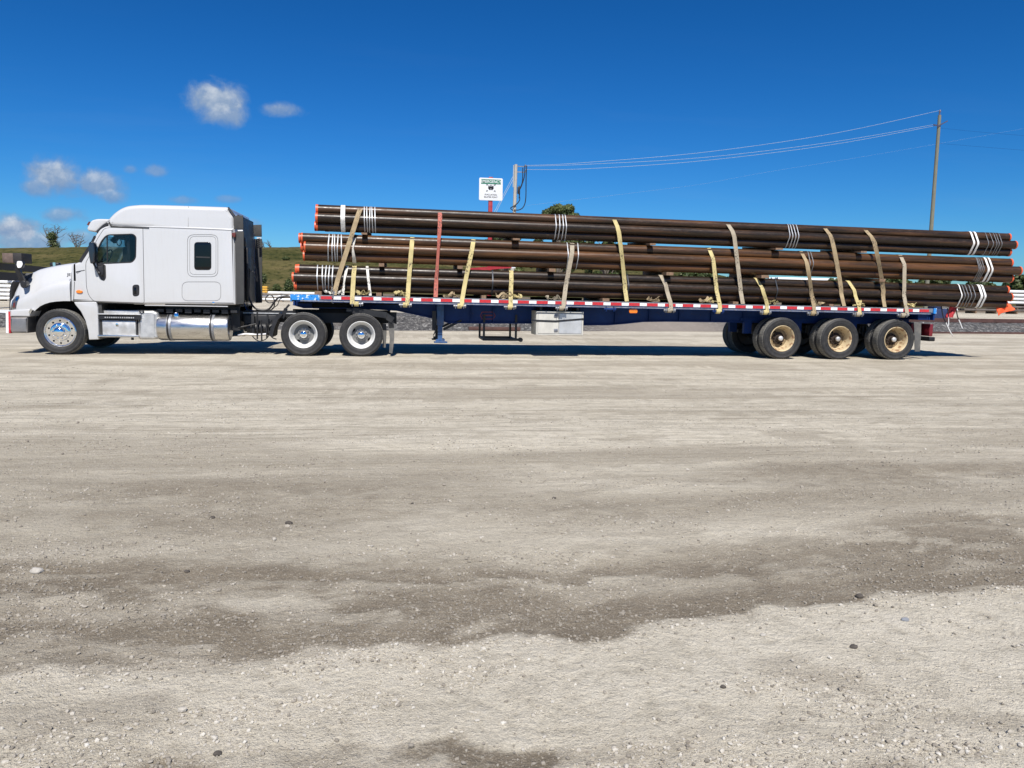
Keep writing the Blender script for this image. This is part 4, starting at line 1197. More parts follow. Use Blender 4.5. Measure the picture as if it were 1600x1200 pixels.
# hood: lofted
tops = [(13.6, 470), (14.2, 456), (17.5, 443), (23, 435), (30, 430.5), (44, 425.5), (54, 421.3), (68, 418), (82, 415.4), (100, 412.8), (115.0, 411.0)]
tx = []; tz = []
for p in tops:
    q = at(p[0], p[1], .30); tx.append(q.x); tz.append(q.z)
cre = [(20, 470), (35, 464), (53.6, 456), (63, 450), (74.6, 445.5), (90, 442), (114, 439.5)]
cx_ = []; cz_ = []
for p in cre:
    q = at(p[0], p[1], .06); cx_.append(q.x); cz_.append(q.z)
zbot = at(60, 484.5, .05).z-.02
def hood(grow=0.0):
    b = MB(); X0, X1 = tx[0], tx[-1]; N = 34; secs = []
    for i in range(N+1):
        t = i/N; t = t**1.5
        X = X0+(X1-X0)*t
        zt = np.interp(X, tx, tz)+grow; zc = min(np.interp(X, cx_, cz_), zt-.06)
        wt = np.interp(X, [-1.07, -.95, -.6, 0, .35], [.60, .68, .80, .93, .98]); wf = np.interp(X, [-1.08, -1.04, -.97, -.85, -.70, -.45, 0, .35], [.90, 1.0, 1.07, 1.13, 1.175, 1.205, 1.226, 1.228])
        wt = min(wt, wf-.1)+grow; wf += grow
        half = [(0, zt+.045), (wt*.5, zt+.035), (wt*.85, zt+.01), (wt-.02, zt-.02), (wt+.02, zt-.06), ((wt+wf)/2, (zt*.45+zc*.55)), (wf-.10, zc+.035), (wf-.04, zc-.005), (wf-.012, zc-.05), (wf, zc-.14), (wf-.004, (zc+zbot)/2-.06), (wf-.01, zbot)]
        half = [(y, max(z, zbot+.0005*k)) for k, (y, z) in enumerate(reversed(half))][::-1]
        ring = [(X, HW-y, z) for (y, z) in half[::-1]]+[(X, HW+y, z) for (y, z) in half[1:]]
        secs.append(ring)
    n = len(secs[0])
    for r_ in secs: b.v += r_
    for i in range(N):
        for k in range(n-1): b.f.append((i*n+k, i*n+k+1, (i+1)*n+k+1, (i+1)*n+k))
        b.f.append((i*n+n-1, i*n, (i+1)*n, (i+1)*n+n-1))
    b.f.append(tuple(range(n))); b.f.append(tuple(range(N*n, N*n+n))[::-1])
    me = bpy.data.meshes.new('hood'); me.from_pydata([tuple(v) for v in b.v], [], b.f)
    bm = bmesh.new(); bm.from_mesh(me); bmesh.ops.recalc_face_normals(bm, faces=bm.faces); bm.to_mesh(me); bm.free()
    return me
arch = Pm([(42.6, 540), (43.2, 515), (44, 505), (46.8, 497), (51, 489.5), (56, 483.8), (63, 478.3), (70, 475), (79, 472.3), (88.6, 471), (100, 470.3), (125, 470.3), (125, 540)], .05)
def cutter(poly, y0, y1, m_, holes=()):
    me = plate_mesh(poly, holes, y0, y1); me.materials.append(m_); return me
hm = hood(); hm.materials.append(white)
hm = booleans(hm, [cutter(arch, -1, 4, void)])
hm.name = 'hood'
c = recentre(hm); ho = finish(hm, 'hood', None, truck, c, 32)
lampglass = plain('lamp_glass', (.07, .075, .08), .12, var=.3, coat=.6, scale=20)
# head lamps follow the hood
lampp = Pm([(13.2, 484), (14.6, 473), (23, 462.5), (29.5, 461.3), (32.3, 466.5), (28.2, 482.3)], .25)
for y0, y1 in ((-.5, 1.0), (1.5, 3.0)):
    g_ = hood(.008); g_.materials.append(lampglass)
    lm = booleans(g_, [cutter(lampp, y0, y1, lampglass)], 'INTERSECT')
    lm.name = 'headlight'; c = recentre(lm); hl = finish(lm, 'headlight', None, truck, c, 40)
    if y0 < 0:
        for nm_, pl, mm in (('lamp_bulb', circ(*Pm([(25.8, 467)], .2)[0], .045, 14), chrome), ('amber_strip', Pm([(20.5, 474), (25, 472), (26, 480), (20, 481)], .2), redlens)):
            g2 = hood(.012); g2.materials.append(mm)
            l2 = booleans(g2, [cutter(pl, y0, y1, mm)], 'INTERSECT'); l2.name = nm_; c = recentre(l2); finish(l2, nm_, None, hl, c, 40)
b = MB(); b.obox(at(116.3, 440, .024), at(114.9, 470, .024), .008, .014, Vector((0, 1, 0))); b.build('hood_gap', seal_m, truck, 0)
# grille, nose
gp = Pm([(12.2, 485), (12.5, 456), (14.6, 445), (17.5, 439), (19, 440), (17.5, 447), (16.5, 485)], .45)
plate('grille', gp, [], .50, 2.00, black, truck, .02)
vp = Pm([(33, 438.5), (38, 430), (45, 426.5), (41, 433), (37.5, 441)], .28)
plate('hood_vent', vp, [], .17, .5, mirr, truck, .01)
# rear fender part behind the wheel, both sides
fp = roundpoly(Pm([(115.3, 471.9), (150.4, 471.9), (153, 482), (154.2, 530.5), (139, 531), (137.6, 517), (133.4, 501), (126.5, 487), (117.5, 476)], .04), .02)
for y0, y1 in ((.035, .34), (2.16, 2.465)): plate('fender_panel', fp, [], y0, y1, white, truck, .018)
b = MB(); a = at(154.5, 474, .1); c = at(161, 529, .1); b.box(a.x, c.x, .1, .5, c.z, a.z); b.build('step_side', grey_pl, truck)
# bumper
bp = roundpoly(Pm([(16, 495.6), (43, 495.6), (43.5, 520.3), (18.5, 520.3), (16, 515)], .06), .015)
plate('bumper', bp, [], .05, 2.45, silver, truck, .03)
bp = roundpoly(Pm([(15.8, 484.5), (52, 483), (50, 487), (46, 494.8), (16, 494.8)], .055), .01)
plate('bumper_top', bp, [], .045, 2.455, white, truck, .02)
b = MB(); b.obox(at(50, 483, .03), at(47, 489, .03), .05, .05); b.build('tow_light', chrome, truck)
gp0 = Pm([(8.9, 488), (12.8, 486.5), (13.6, 520.8), (9.2, 520)], .1); gp1 = Pm([(12.9, 486.7), (16.3, 489), (16.6, 520.8), (13.7, 520.8)], .1)
plate('corner_guard', gp0, [], .10, .24, wht_m, truck, .004); plate('corner_guard', gp1, [], .10, .24, red_m, truck, .004)

# cab and sleeper body
body_px = [(114.6, 470.8), (115.3, 413), (126, 408.8), (140.3, 385.5), (151.2, 363.8), (156, 357), (164, 353.2), (238, 352), (300, 353), (364.9, 356.5), (368.4, 476.2), (226, 474.8), (141, 471.8)]
body_px[0] = (110.5, 470.8); body_px[1] = (111.0, 413.5)
body = roundpoly(Pm(body_px), [.02, .06, .06, .3, .1, .06, .05, .3, .3, .02, .03, .02, .02])
YB0, YB1 = .03, 2.47
bmx = plate_mesh(body, [], YB0, YB1, .045); bmx.materials.append(white)
door = roundpoly(Pm([(134.3, 414), (135, 409), (143, 395), (150.3, 376.5), (163, 357.2), (172, 355.8), (223, 357.5), (225.1, 473.2), (146, 470.3), (138.5, 461), (135.2, 448)]), [.02, .08, .2, .25, .12, .05, .03, .03, .05, .2, .2])
win = roundpoly(Pm([(151.2, 411.3), (151.6, 392), (158.5, 377), (166.8, 367), (207.8, 365.8), (212.6, 370), (212, 403), (206.4, 409.8), (168, 411.6)]), [.03, .05, .05, .08, .04, .05, .06, .05, .05])
seal = plain('panel_gap', (.24, .24, .24), .8, var=.1)
ring = lambda pl, w_: cutter(offset_poly(pl, w_/2), -.2, YB0+.008, seal, [offset_poly(pl, -w_/2)])
def rrect_px(x0, y0, x1, y1, r_): return roundpoly(Pm([(x0, y0), (x1, y0), (x1, y1), (x0, y1)]), r_)
swo = rrect_px(293, 366.8, 340.5, 432.5, .14); swi = rrect_px(296.5, 369.5, 337.5, 428.8, .10)
bag = rrect_px(284.5, 440.5, 345, 470, .13)
cuts = [cutter(Pm([(151, 361), (222, 361), (222, 465), (150, 465), (141, 440), (138, 412), (146, 385)]), .11, 2.39, intr),
        cutter(offset_poly(door, .009), -.3, YB0+.03, seal),
        cutter(offset_poly(win, .004), -1, 4, black),
        cutter(Pm([(120, 410), (132, 392), (147, 352), (158, 362), (157, 400), (150, 414), (131, 413)]), .17, 2.33, black),
        ring(swo, .011), ring(swi, .008), ring(bag, .010),
        cutter(Pm([(118.8, 424), (132.5, 421.6), (132.5, 423), (127, 424), (121, 428), (118.8, 426)]), -.2, YB0+.02, seal),
        cutter(Pm([(114.8, 412), (117.6, 413), (118.6, 439), (115.2, 439)]), -.2, YB0+.04, void)]
bmx = booleans(bmx, cuts)
bmx.name = 'cab_body'; c = recentre(bmx); finish(bmx, 'cab_body', None, truck, c, 30)
for y0, y1 in ((.026, .052), (2.448, 2.474)):
    if y0 > 1: continue
    dm_ = plate_mesh(door, [win], y0, y1, .006, 2); dm_.materials.append(white)
    dm_.name = 'door'; c = recentre(dm_); dr = finish(dm_, 'door', None, truck, c, 30)
    plate('window_seal', offset_poly(win, .012), [offset_poly(win, -.012)], y0-.004, y1, black, dr, .004)
    plate('window_glass', offset_poly(win, -.004), [], y0+.012, y0+.016, glass_m, dr)
    q = at(167, 367, .03); q2 = at(167.6, 411, .03); b = MB(); b.obox(q+Vector((0, .012, 0)), q2+Vector((0, .012, 0)), .022, .022, Vector((0, 1, 0))); b.build('window_post', black, dr)
    hd = roundpoly(Pm([(206.8, 445), (218, 444.2), (217.8, 462.5), (207.5, 463.5)]), .07)
    dh = plate('door_handle', hd, [], y0-.006, y0+.01, black, dr, .005)
    plate('mirror_plate', roundpoly(Pm([(151.5, 413.5), (165.3, 413.5), (166, 434), (163, 439), (158.5, 437.5), (152.5, 427)]), .04), [], y0-.008, y0+.004, grey_pl, dr, .003)
b = MB(); b.box(*(lambda a, c: (a.x, c.x, .014, .0255, c.z, a.z))(at(209.5, 449, .03), at(213.5, 459.5, .03)), .004); b.build('grip', glassblk, dh)
plate('window_glass', win, [], 2.43, 2.434, glass_m, truck)
b = MB(); b.box(at(166.5, 367, .03).x, at(168, 367, .03).x, 2.40, 2.44, at(160, 411, .03).z, at(160, 367, .03).z); b.build('far_window_post', black, truck)
# windshield
w0 = at(127.2, 408.5, .1); w1 = at(150.2, 365, .1)
b = MB(); b.obox((w0.x-.005, 1.25, w0.z), (w1.x-.005, 1.25, w1.z), 2.2, .012, Vector((1, 0, .4))); b.build('windshield', glass_m, truck)
b = MB(); b.obox(at(125.6, 409, .05), at(141.5, 384.5, .05), .06, .05, Vector((0, 1, 0))); b.obox(at(141.5, 384.5, .05), at(149, 369, .05), .05, .035, Vector((0, 1, 0))); b.build('windshield_trim', black, truck)
# interior
b = MB(); q = at(196, 415, .5)
for y in (.35, 1.55):
    b.box(q.x-.02, q.x+.16, y, y+.5, q.z-.55, q.z+.42, .06); b.box(q.x+.0, q.x+.12, y+.1, y+.4, q.z+.42, q.z+.66, .04); b.box(q.x-.5, q.x+.1, y, y+.5, q.z-.62, q.z-.45, .05)
b.build('seat', seatm, truck)
b = MB(); q = at(150, 413, .3); b.box(q.x-.35, q.x+.08, .2, 2.3, q.z-.5, q.z+.02, .04); b.build('dashboard', intr, truck)
b = MB(); cc_ = at(166, 404, .55)
b.tube([cc_+Vector((.11*math.sin(t), .21*math.cos(t), .2*math.sin(t))) for t in [2*PI*k/24 for k in range(24)]], .014, 6, closed=True); b.tube([cc_, cc_+Vector((-.3, 0, -.2))], .03, 6); b.build('steering_wheel', black, truck)
b = MB(); q = at(207, 366, .3); q2 = at(178, 366, .3); b.box(q2.x, q.x+.1, .3, 2.2, q.z-.10, q.z-.02); b.obox(at(186, 367, 1.2), at(176, 378, 1.2), .12, .1); b.build('sun_shelf', intr, truck)
b = MB(); q = at(186, 378, .6); b.tube([q+Vector((.05*math.sin(t), 0, .085*math.cos(t))) for t in [2*PI*k/16 for k in range(16)]], .011, 5, closed=True); b.build('strap_handle', grey_pl, truck)
b = MB(); q = at(214, 400, .8); b.box(q.x-.0, q.x+.06, .15, .95, q.z-.9, q.z+.55); b.box(q.x-.0, q.x+.06, 1.75, 2.35, q.z-.9, q.z+.55); b.build('curtain', intr, truck)
# roof fairing
rf = roundpoly(Pm([(165, 353), (168.2, 341.6), (177, 332.5), (186.6, 325.6), (198, 321.2), (219, 319.2), (281.6, 320.6), (353, 323), (357.8, 324.5), (359.2, 331), (365, 338.6), (366, 368), (300, 366), (246, 364), (240, 357), (180, 355)]), [.02, .05, .15, .2, .25, .3, .4, .1, .02, .03, .03, .02, .1, .03, .1, .1])
plate('roof_fairing', rf, [], .036, 2.464, white, truck, .10, 6)
b = MB()
for xa, ya, xb, yb in ((173, 352.2, 237, 354.8), (237, 354.8, 364, 359.6)): b.obox(at(xa, ya, .03), at(xb, yb, .03), .014, .012, Vector((0, 0, 1)))
b.build('roof_seam', seal, truck, 0)
b = MB(); b.obox(at(174, 353.8, .028), at(233, 356.4, .028), .02, .022); b.obox(at(174, 354, .028), at(170.5, 347, .028), .02, .03); b.build('rain_gutter', grey_pl, truck, 0)
b = MB(); b.obox(at(294.3, 321.6, .03)+Vector((0, .02, 0)), at(294, 354.5, .03), .006, .006, Vector((0, 1, 0))); b.build('fairing_seam', seal, truck, 0)
# visor
vz = roundpoly(Pm([(135.2, 357), (142, 344.2), (151.5, 341.8), (172.4, 342.2), (170.5, 346), (160, 352.5), (150, 362.3), (138, 361)], .04), [.03, .06, .05, .02, .02, .03, .03, .02])
plate('sun_visor', vz, [], .045, 2.455, white, truck, .035)
vb = Pm([(150.5, 362.4), (160.5, 353), (170.5, 347), (171.5, 349), (162, 356), (153, 366)], .04)
plate('visor_bracket', vb, [], .04, .10, black, truck)
b = MB(); b.obox(at(138.2, 352, .3), at(141.5, 347, .3), .12, .03, Vector((1, 0, 0))); b.build('clearance_light', redlens, truck)
# sleeper window
plate('sleeper_window', rrect_px(304.3, 379, 329.4, 421, .065), [], .018, .045, glassblk, truck, .005)
plate('sleeper_window_frame', offset_poly(rrect_px(304.3, 379, 329.4, 421, .065), .012), [offset_poly(rrect_px(304.3, 379, 329.4, 421, .065), -.004)], .022, .045, black, truck, .004)
b = MB(); b.obox(at(306, 401.5, .015), at(328, 402.3, .015), .006, .03); b.build('window_rail', intr, truck)
b = MB(); b.box(*(lambda a, c: (a.x, c.x, .02, .05, c.z, a.z))(at(331.8, 471.5, .03), at(335.5, 475.5, .03)), .004); b.build('badge', chrome, truck)
# marker lamps, badge
ml = plate('side_marker', circ(*Pm([(124.4, 455.8)])[0], .068, 24, .037), [], .005, .03, orange_l, truck, .01)
plate('rear_marker', roundpoly(Pm([(362, 365.5), (366, 363.3), (368.8, 364), (368.6, 370.8), (365, 371)]), .02), [], -.03, .03, redlens, truck, .01)
text_mesh('JE', .085, 'fleet_number', black, truck, at(107.8, 429.4, HW-1.2-.02)+Vector((0, .0, 0)), .002, bold=.002, xs=1.15)
# side extenders, back wall
for y0 in (.035, 2.42):
    dx = 0 if y0 < 1 else 0
    yy = .03
    e1 = Pm([(364.8, 337), (379.5, 336.5), (380.2, 357.8), (365.3, 357.8)]); e2 = Pm([(366.2, 361.8), (380.5, 361.8), (381.3, 470), (380.6, 475.3), (369, 475.8)])
    plate('side_extender', e1, [], y0, y0+.04, grey_pl, truck, .008); plate('side_extender', e2, [], y0, y0+.04, grey_pl, truck, .008)
    b = MB(); b.obox(at(371, 359.8, .03)+Vector((0, y0, 0)), at(379, 359.6, .03)+Vector((0, y0, 0)), .02, .035); b.build('extender_clip', wht_m, truck)
e1 = roundpoly(Pm([(360, 334), (366, 337), (366, 474), (360, 474)]), .01)
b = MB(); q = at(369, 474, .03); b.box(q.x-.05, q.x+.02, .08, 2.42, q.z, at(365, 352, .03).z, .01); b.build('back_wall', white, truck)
b = MB(); b.box(q.x+.021, q.x+.05, .25, 2.1, q.z+.02, q.z+2.0, .01); b.box(q.x+.051, q.x+.12, .9, 1.3, q.z+.05, q.z+1.3, .02); b.build('wall_shade_panel', frame_m, truck)  # dark panel added over the white back wall to stand in for its shade
for y0 in (.02,):
    b = MB()
    b.obox(at(356.5, 324, .04)+Vector((0, .02, 0)), at(366, 337, .04)+Vector((0, .02, 0)), .07, .03); b.build('roof_edge_trim', grey_pl, truck)
# hoses to the trailer
for i, (pl, r_, m_) in enumerate((([(383, 385), (383, 420), (386, 450), (391, 470), (398, 481), (408, 484.5), (420, 483), (428, 473), (434, 466), (444, 463), (456, 464)], .022, black),
        ([(390, 420), (389, 455), (386, 475), (391, 486), (402, 485), (424, 484), (429, 474), (426, 463), (419, 461.5), (415, 468), (420, 473), (428, 472)], .013, black),
        ([(383, 400), (381, 440), (383, 478), (388, 484), (396, 486)], .012, bluehose),
        ([(420, 461), (432, 461), (445, 460.5), (455, 463.5)], .012, black),
        ([(425, 482), (433, 477), (437, 468), (441, 465), (455, 463.5)], .010, black),
        ([(394, 400), (400, 420), (402, 440), (396, 425), (386, 423), (380, 424)], .010, black))):
    b = MB(); b.tube(curvy(pl, .95+.06*i), r_, 8); b.build('air_hose', m_, truck)
b = MB(); q = at(384, 378, .9); b.box(3.76, 3.84, .84, 1.0, q.z-.1, q.z+.1, .02); b.build('gladhand', black, truck)
b = MB(); q = at(395, 372, 2.2)
for k in range(5): b.tube([Vector((3.9, 2.25, q.z-.05*k))+Vector((.03*math.cos(t), -.02*math.sin(t), -.008*t)) for t in [PI*j/4 for j in range(8)]], .01, 5)
b.build('coiled_cord', black, truck)
# mirrors
b = MB(); bb_ = MB()
mc = roundpoly(Pm([(140.8, 380), (144.5, 377.2), (149, 379), (150.5, 395), (149.6, 410), (146, 412.5), (143.2, 411.5), (141, 398)], -.12), .03)
mo = plate('mirror', mc, [], -.22, -.02, mirr, truck, .03)
b = MB(); b.tube(curvy([(146, 411), (149, 417), (153.5, 425), (156.5, 426)], -.08), [.022]*25, 8)
b.obox(at(151.5, 413, -.02), at(161.5, 413.5, -.02), .06, .05); b.build('mirror_arm', black, truck)
plate('mirror_mount', roundpoly(Pm([(151.5, 416), (161.5, 415), (161.8, 430), (158, 431.5), (153, 424)], -.03), .02), [], -.06, .012, black, truck, .012)
mc = roundpoly(Pm([(140.8, 380), (149, 379), (150, 410), (143.2, 411.5)]), .03)
plate('far_mirror', mc, [], 2.55, 2.75, mirr, truck, .03)
def hood_mirror(dy, sgn):
    Y0 = .12 if sgn < 0 else 2.3
    ofs = Vector((0, Y0-.12, 0))
    g1 = roundpoly(Pm([(22.5, 409), (27, 405.8), (35.2, 407.5), (36.8, 413), (34.6, 419), (28, 420.5), (23, 417)], .0), .03)
    root_ = plate('hood_mirror', g1, [], -.0+ofs.y*sgn*-1 if False else (0+ofs.y), .10+ofs.y, black, truck, .03)
    g2 = roundpoly(Pm([(27.2, 408), (34.2, 408.2), (36, 412.5), (33.4, 418), (28.2, 419), (26.2, 414)], .0), .02)
    plate('mirror_face', g2, [], -.012+ofs.y, .002+ofs.y, wht_m, root_, .004)
    b = MB(); b.obox(at(27, 419, .07)+ofs, at(36.5, 442, .12)+ofs, .10, .07, Vector((0, 1, 0))); b.build('mirror_stalk', black, root_)
    plate('mirror_foot', roundpoly(Pm([(32.5, 441), (36.5, 437.8), (42, 439), (43.2, 445), (41, 448.6), (36.5, 450.5), (33.5, 447)], .12), .03), [], .06+ofs.y, .22+ofs.y, black, root_, .02)
hood_mirror(0, -1)
b = MB(); q = at(86.5, 413.5, 2.2); b.box(q.x-.12, q.x+.1, 2.15, 2.3, q.z-.05, q.z+.05, .03); b.tube([q, q+Vector((.1, 0, -.3))], .02, 6); b.build('far_hood_mirror', black, truck)
b = MB(); b.box(q.x-.03, q.x+.03, 2.13, 2.15, q.z-.04, q.z+.05); b.build('far_mirror_face', chrome, truck)
# steps and boxes under the cab
def bpx(name, x0, y0, x1, y1, Y0, Y1, m_, bev=.01, par=truck):
    a = at(x0, y0, Y0); c = at(x1, y1, Y0); b = MB(); b.box(a.x, c.x, Y0, Y1, c.z, a.z, bev); return b.build(name, m_, par)
bpx('cab_skirt', 226, 476.2, 356, 479.6, .05, .09, white, .004)
bpx('cab_sill', 141, 473.2, 225, 475.2, .07, .3, grey_pl, .003)
b = MB(); a = at(245, 485, .14); c = at(360, 484, .14)
for i in range(9):
    X = a.x+(c.x-a.x)*i/8; b.box(X, X+.14, .16, .4, a.z-.03-.02*(i % 2), a.z+.03)
b.build('tank_hardware', black, truck)
bpx('battery_box', 155.5, 500.5, 212.5, 525, .10, .55, dalu, .012)
bpx('battery_box_top', 158, 484.5, 217, 492, .20, .55, dalu, .01)
stp = bpx('upper_step', 152, 489.6, 220, 492.4, .04, .40, dalu, .006)
b = MB(); a = at(153.5, 493, .05); c = at(220, 499.5, .05)
b.box(a.x, c.x, .05, .07, c.z, a.z); b.build('step_riser', black, truck)
b = MB(); n_ = 14
for i in range(n_): X = a.x+.15+(c.x-a.x-.3)*i/(n_-1); b.box(X-.013, X+.013, .035, .049, (a.z+c.z)/2-.012, (a.z+c.z)/2+.014)
b.build('step_teeth', dalu, truck)
bpx('lower_step', 152, 523.2, 216.5, 527.4, .02, .35, alu, .008)
b = MB(); q = at(207, 529, .1); b.tube([q+Vector((0, 0, .05)), q+Vector((0, 0, -.03))], .03, 8); b.build('drain', black, truck)
lk = plate('box_latch', circ(*Pm([(182.8, 507.5)], .09)[0], .036, 16), [], .088, .102, chrome, truck, .003)
plate('latch_slot', circ(*Pm([(182.8, 508)], .09)[0], .016, 8), [], .082, .089, black, lk)
bpx('step_bracket', 212.6, 499, 214.5, 526, .06, .1, black, .002)
dp_ = roundpoly(Pm([(215, 485.5), (238, 485), (246, 489), (246.5, 528), (240, 530.5), (218, 530.5), (215, 527)], .10), .02)
plate('urea_tank_cover', dp_, [], .10, .62, dalu, truck, .06, 5)
b = MB()
pa, pb = Pm([(219, 488), (243, 526)], .094)
for i in range(9):
    for j in range(14):
        X = pa[0]+(pb[0]-pa[0])*(i+.5*(j % 2))/9; Z = pb[1]+(pa[1]-pb[1])*(j+.5)/14; s_ = 1 if (i+j) % 2 else -1
        b.obox((X-.008, .0985, Z-.006*s_), (X+.008, .0985, Z+.006*s_), .006, .005, Vector((0, 1, 0)))
b.build('tread_pattern', alu, truck, 0)
b = MB(); q = at(221.5, 487, .1)
b.tube([q+Vector((.045*math.cos(t), -.01, .03*math.sin(t))) for t in [2*PI*k/12 for k in range(12)]], .012, 6, closed=True); b.build('tank_cap', black, truck)
# fuel tanks
a = at(248.6, 489.3, .33); c = at(361, 532.4, .33); rz = (a.z-c.z)/2; zc = (a.z+c.z)/2
for k, Y_ in enumerate((.33, 2.17)):
    b = MB(); b.lathe([(0, a.x+.005), (rz-.05, a.x), (rz-.015, a.x+.012), (rz, a.x+.045), (rz, c.x-.045), (rz-.015, c.x-.012), (rz-.05, c.x), (0, c.x-.005)], 56, (0, Y_, zc), 'X')
    ft = b.build('fuel_tank', alu, truck)
    for xa in (258.5, 325.8):
        q = at(xa, 500, .02); b = MB(); b.lathe([(rz+.002, q.x), (rz+.008, q.x+.003), (rz+.008, q.x+.10), (rz+.002, q.x+.105)], 56, (0, Y_, zc), 'X'); b.build('tank_strap', steel_m, ft)
        b = MB(); b.lathe([(rz+.009, q.x+.012), (rz+.011, q.x+.03), (rz+.011, q.x+.045), (rz+.009, q.x+.05)], 56, (0, Y_, zc), 'X'); b.build('strap_liner', black, ft)
    if k == 0:
        q = at(276, 492, .2); b = MB(); b.lathe([(0, .07), (.055, .065), (.065, .05), (.065, -.03)], 20, (q.x, .2, zc+rz*.86), 'Z'); b.build('filler_cap', chrome, ft)

# ------------------------------------------------------------------ the trailer
XF, XR = 4.978, 21.13
def zbed(X): return 1.4107+(1.3383-1.4107)*(X-XF)/(XR-XF)
trailer = thing('flatbed_trailer', (13.0, HW, 0), 'blue flatbed trailer with red and white tape along its side rail', 'trailer')
def slab(name, x0, x1, y0, y1, dz0, dz1, m_, par=trailer, ch=None):
    b = MB(); vs = []
    for x in (x0, x1):
        for y in (y0, y1):
            for dz in (dz0, dz1): vs.append((x, y, zbed(x)+dz))
    b.add(vs, [(0, 1, 3, 2), (4, 6, 7, 5), (0, 4, 5, 1), (2, 3, 7, 6), (0, 2, 6, 4), (1, 5, 7, 3)])
    return b.build(name, m_, par, 0)
n_ = 14
for i in range(n_):
    y0 = .06+i*(2.38/n_); slab('deck_board', XF+.05, XR-.05, y0+.004, y0+2.38/n_-.004, -.045+random.uniform(-.003, .002), -.006+random.uniform(-.003, .002), deckw_m)
for y0, y1 in ((-.0, .055), (2.445, 2.5)):
    slab('side_rail', XF, XR, y0, y1, -.105, 0, steel_m)
    slab('rub_rail', XF+.2, XR-.1, y0-.045 if y0 < 1 else y1+.03, y0-.03 if y0 < 1 else y1+.045, -.150, -.125, steel_m)
    slab('rail_web', XF+.1, XR-.1, y0+.01, y1-.01, -.16, -.106, blue_m)
b = MB()
for i in range(54):
    X = XF+.25+i*.2985; b.box(X, X+.03, -.03, .0, zbed(X)-.150, zbed(X)-.105)
o = b.build('stake_spacer', blue_m, trailer, 0); o['kind'] = 'stuff'
slab('front_rail', XF-.03, XF, 0, 2.5, -.16, .0, blueb_m)
slab('nose_patch', XF+.0, XF+.62, -.012, .0, -.125, .004, blueb_m)
slab('rear_rail', XR, XR+.04, 0, 2.5, -.30, .0, blue_m)
slab('corner_post', XR-.02, XR+.06, -.03, .10, -.13, .01, blueb_m)
# tape: 18 inch repeat, red 11 + white 7
x_w = at(856, 476, -.003).x; per = .4572; i0 = int((XF+.62-x_w)/per)-1
tr = tw = None
for k in range(i0, 60):
    xa = x_w+k*per
    for (x0, ln, m_, nm) in ((xa, .178, wht_m, 'white_tape'), (xa+.180, .275, red_m, 'red_tape')):
        if x0 < XF+.63 or x0+ln > XR-.08: continue
        pr = tw if nm == 'white_tape' else tr
        if pr is None:
            b = MB(); b.box(x0, x0+ln, -.0045, -.001, zbed(x0+ln/2)-.095, zbed(x0+ln/2)-.026)
            pr = b.build(nm, m_, trailer, 0); pr.rotation_euler = (0, math.atan((1.4107-1.3383)/(XR-XF)), 0)
            if nm == 'white_tape': tw = pr
            else: tr = pr
        else:
            c = pr.copy(); COL.objects.link(c)
            c.location = Vector((x0+ln/2, -.00275, zbed(x0+ln/2)-.0605))-LOC[trailer.name]
# crossmembers and main beams
b = MB()
for i in range(50):
    X = XF+.2+i*.325; b.box(X, X+.05, .05, 2.45, zbed(X)-.145, zbed(X)-.05)
o = b.build('crossmember', blue_m, trailer, 0); o['kind'] = 'stuff'
bot = Pm([(458, 476), (475, 481), (500, 481), (560, 481.5), (620, 485), (678, 497.5), (702, 504.5), (835, 505), (912, 507.8), (950, 507.5), (975, 505.5), (1003, 502.5), (1040, 502), (1130, 503), (1420, 506)], .78)
topl = [(X, zbed(X)-.15) for X in np.linspace(bot[-1][0], bot[0][0], 6)]
for y in (.78, 1.68):
    o = plate('main_beam', bot+topl, [], y, y+.016, blue_m, trailer)
    b = MB()
    for i in range(len(bot)-1): b.obox((bot[i][0], y+.008, bot[i][1]), (bot[i+1][0], y+.008, bot[i+1][1]), .15, .02)
    b.build('flange', blue_m, o, 0)
    for px in (735, 770, 868, 905, 960, 1013, 1060, 1110, 1160):
        b = MB(); q = at(px, 495, .78); zb_ = np.interp(q.x, [p[0] for p in bot], [p[1] for p in bot]); b.box(q.x, q.x+.012, y-.06, y, zb_, zbed(q.x)-.15); b.build('stiffener', blue_m, o, 0)
b = MB(); b.box(XF+.1, XF+2.4, .5, 2.0, 1.205, 1.235); b.box(XF+.25, XF+2.2, .7, 1.8, 1.235, zbed(6)-.15); b.build('kingpin_plate', void, trailer)
# stamped maker's plate outline on the beam
po = roundpoly(Pm([(753, 487), (771, 487), (774.5, 493), (771, 499), (753, 499), (750, 493)], .77), .01)
plate('maker_plate', po, [offset_poly(po, -.018)], .772, .780, dred_m, trailer)
b = MB(); q = at(762, 493, .77); b.box(q.x-.13, q.x+.13, .774, .7795, q.z-.012, q.z+.02); b.build('plate_text_bar', dred_m, trailer)
# side marker, winches
plate('side_marker', roundpoly(Pm([(983, 482.6), (995.8, 482.6), (995.8, 489.4), (983, 489.4)], .02), .04), [], .0, .05, orange_l, trailer, .012)
win_px = [557, 633, 718, 796.5, 877, 952.7, 1046, 1122, 1196, 1270, 1341, 1411]
def winch(px):
    X = at(px, 478, -.04).x; z = zbed(X)-.185
    b = MB(); b.box(X-.10, X-.09, -.09, .03, z-.06, z+.06); b.box(X+.09, X+.10, -.09, .03, z-.06, z+.06); b.box(X-.10, X+.10, -.02, .03, z+.05, z+.06)
    b.lathe([(0, X-.14), (.028, X-.14), (.028, X+.12), (.045, X+.12), (.045, X+.15), (0, X+.15)], 12, (0, -.035, z), 'X')
    w_ = b.build('winch', blue_m if px in (952.7, 1122) else steel_m, trailer)
    return X, z
WX = {}
for px in win_px: WX[px] = winch(px)
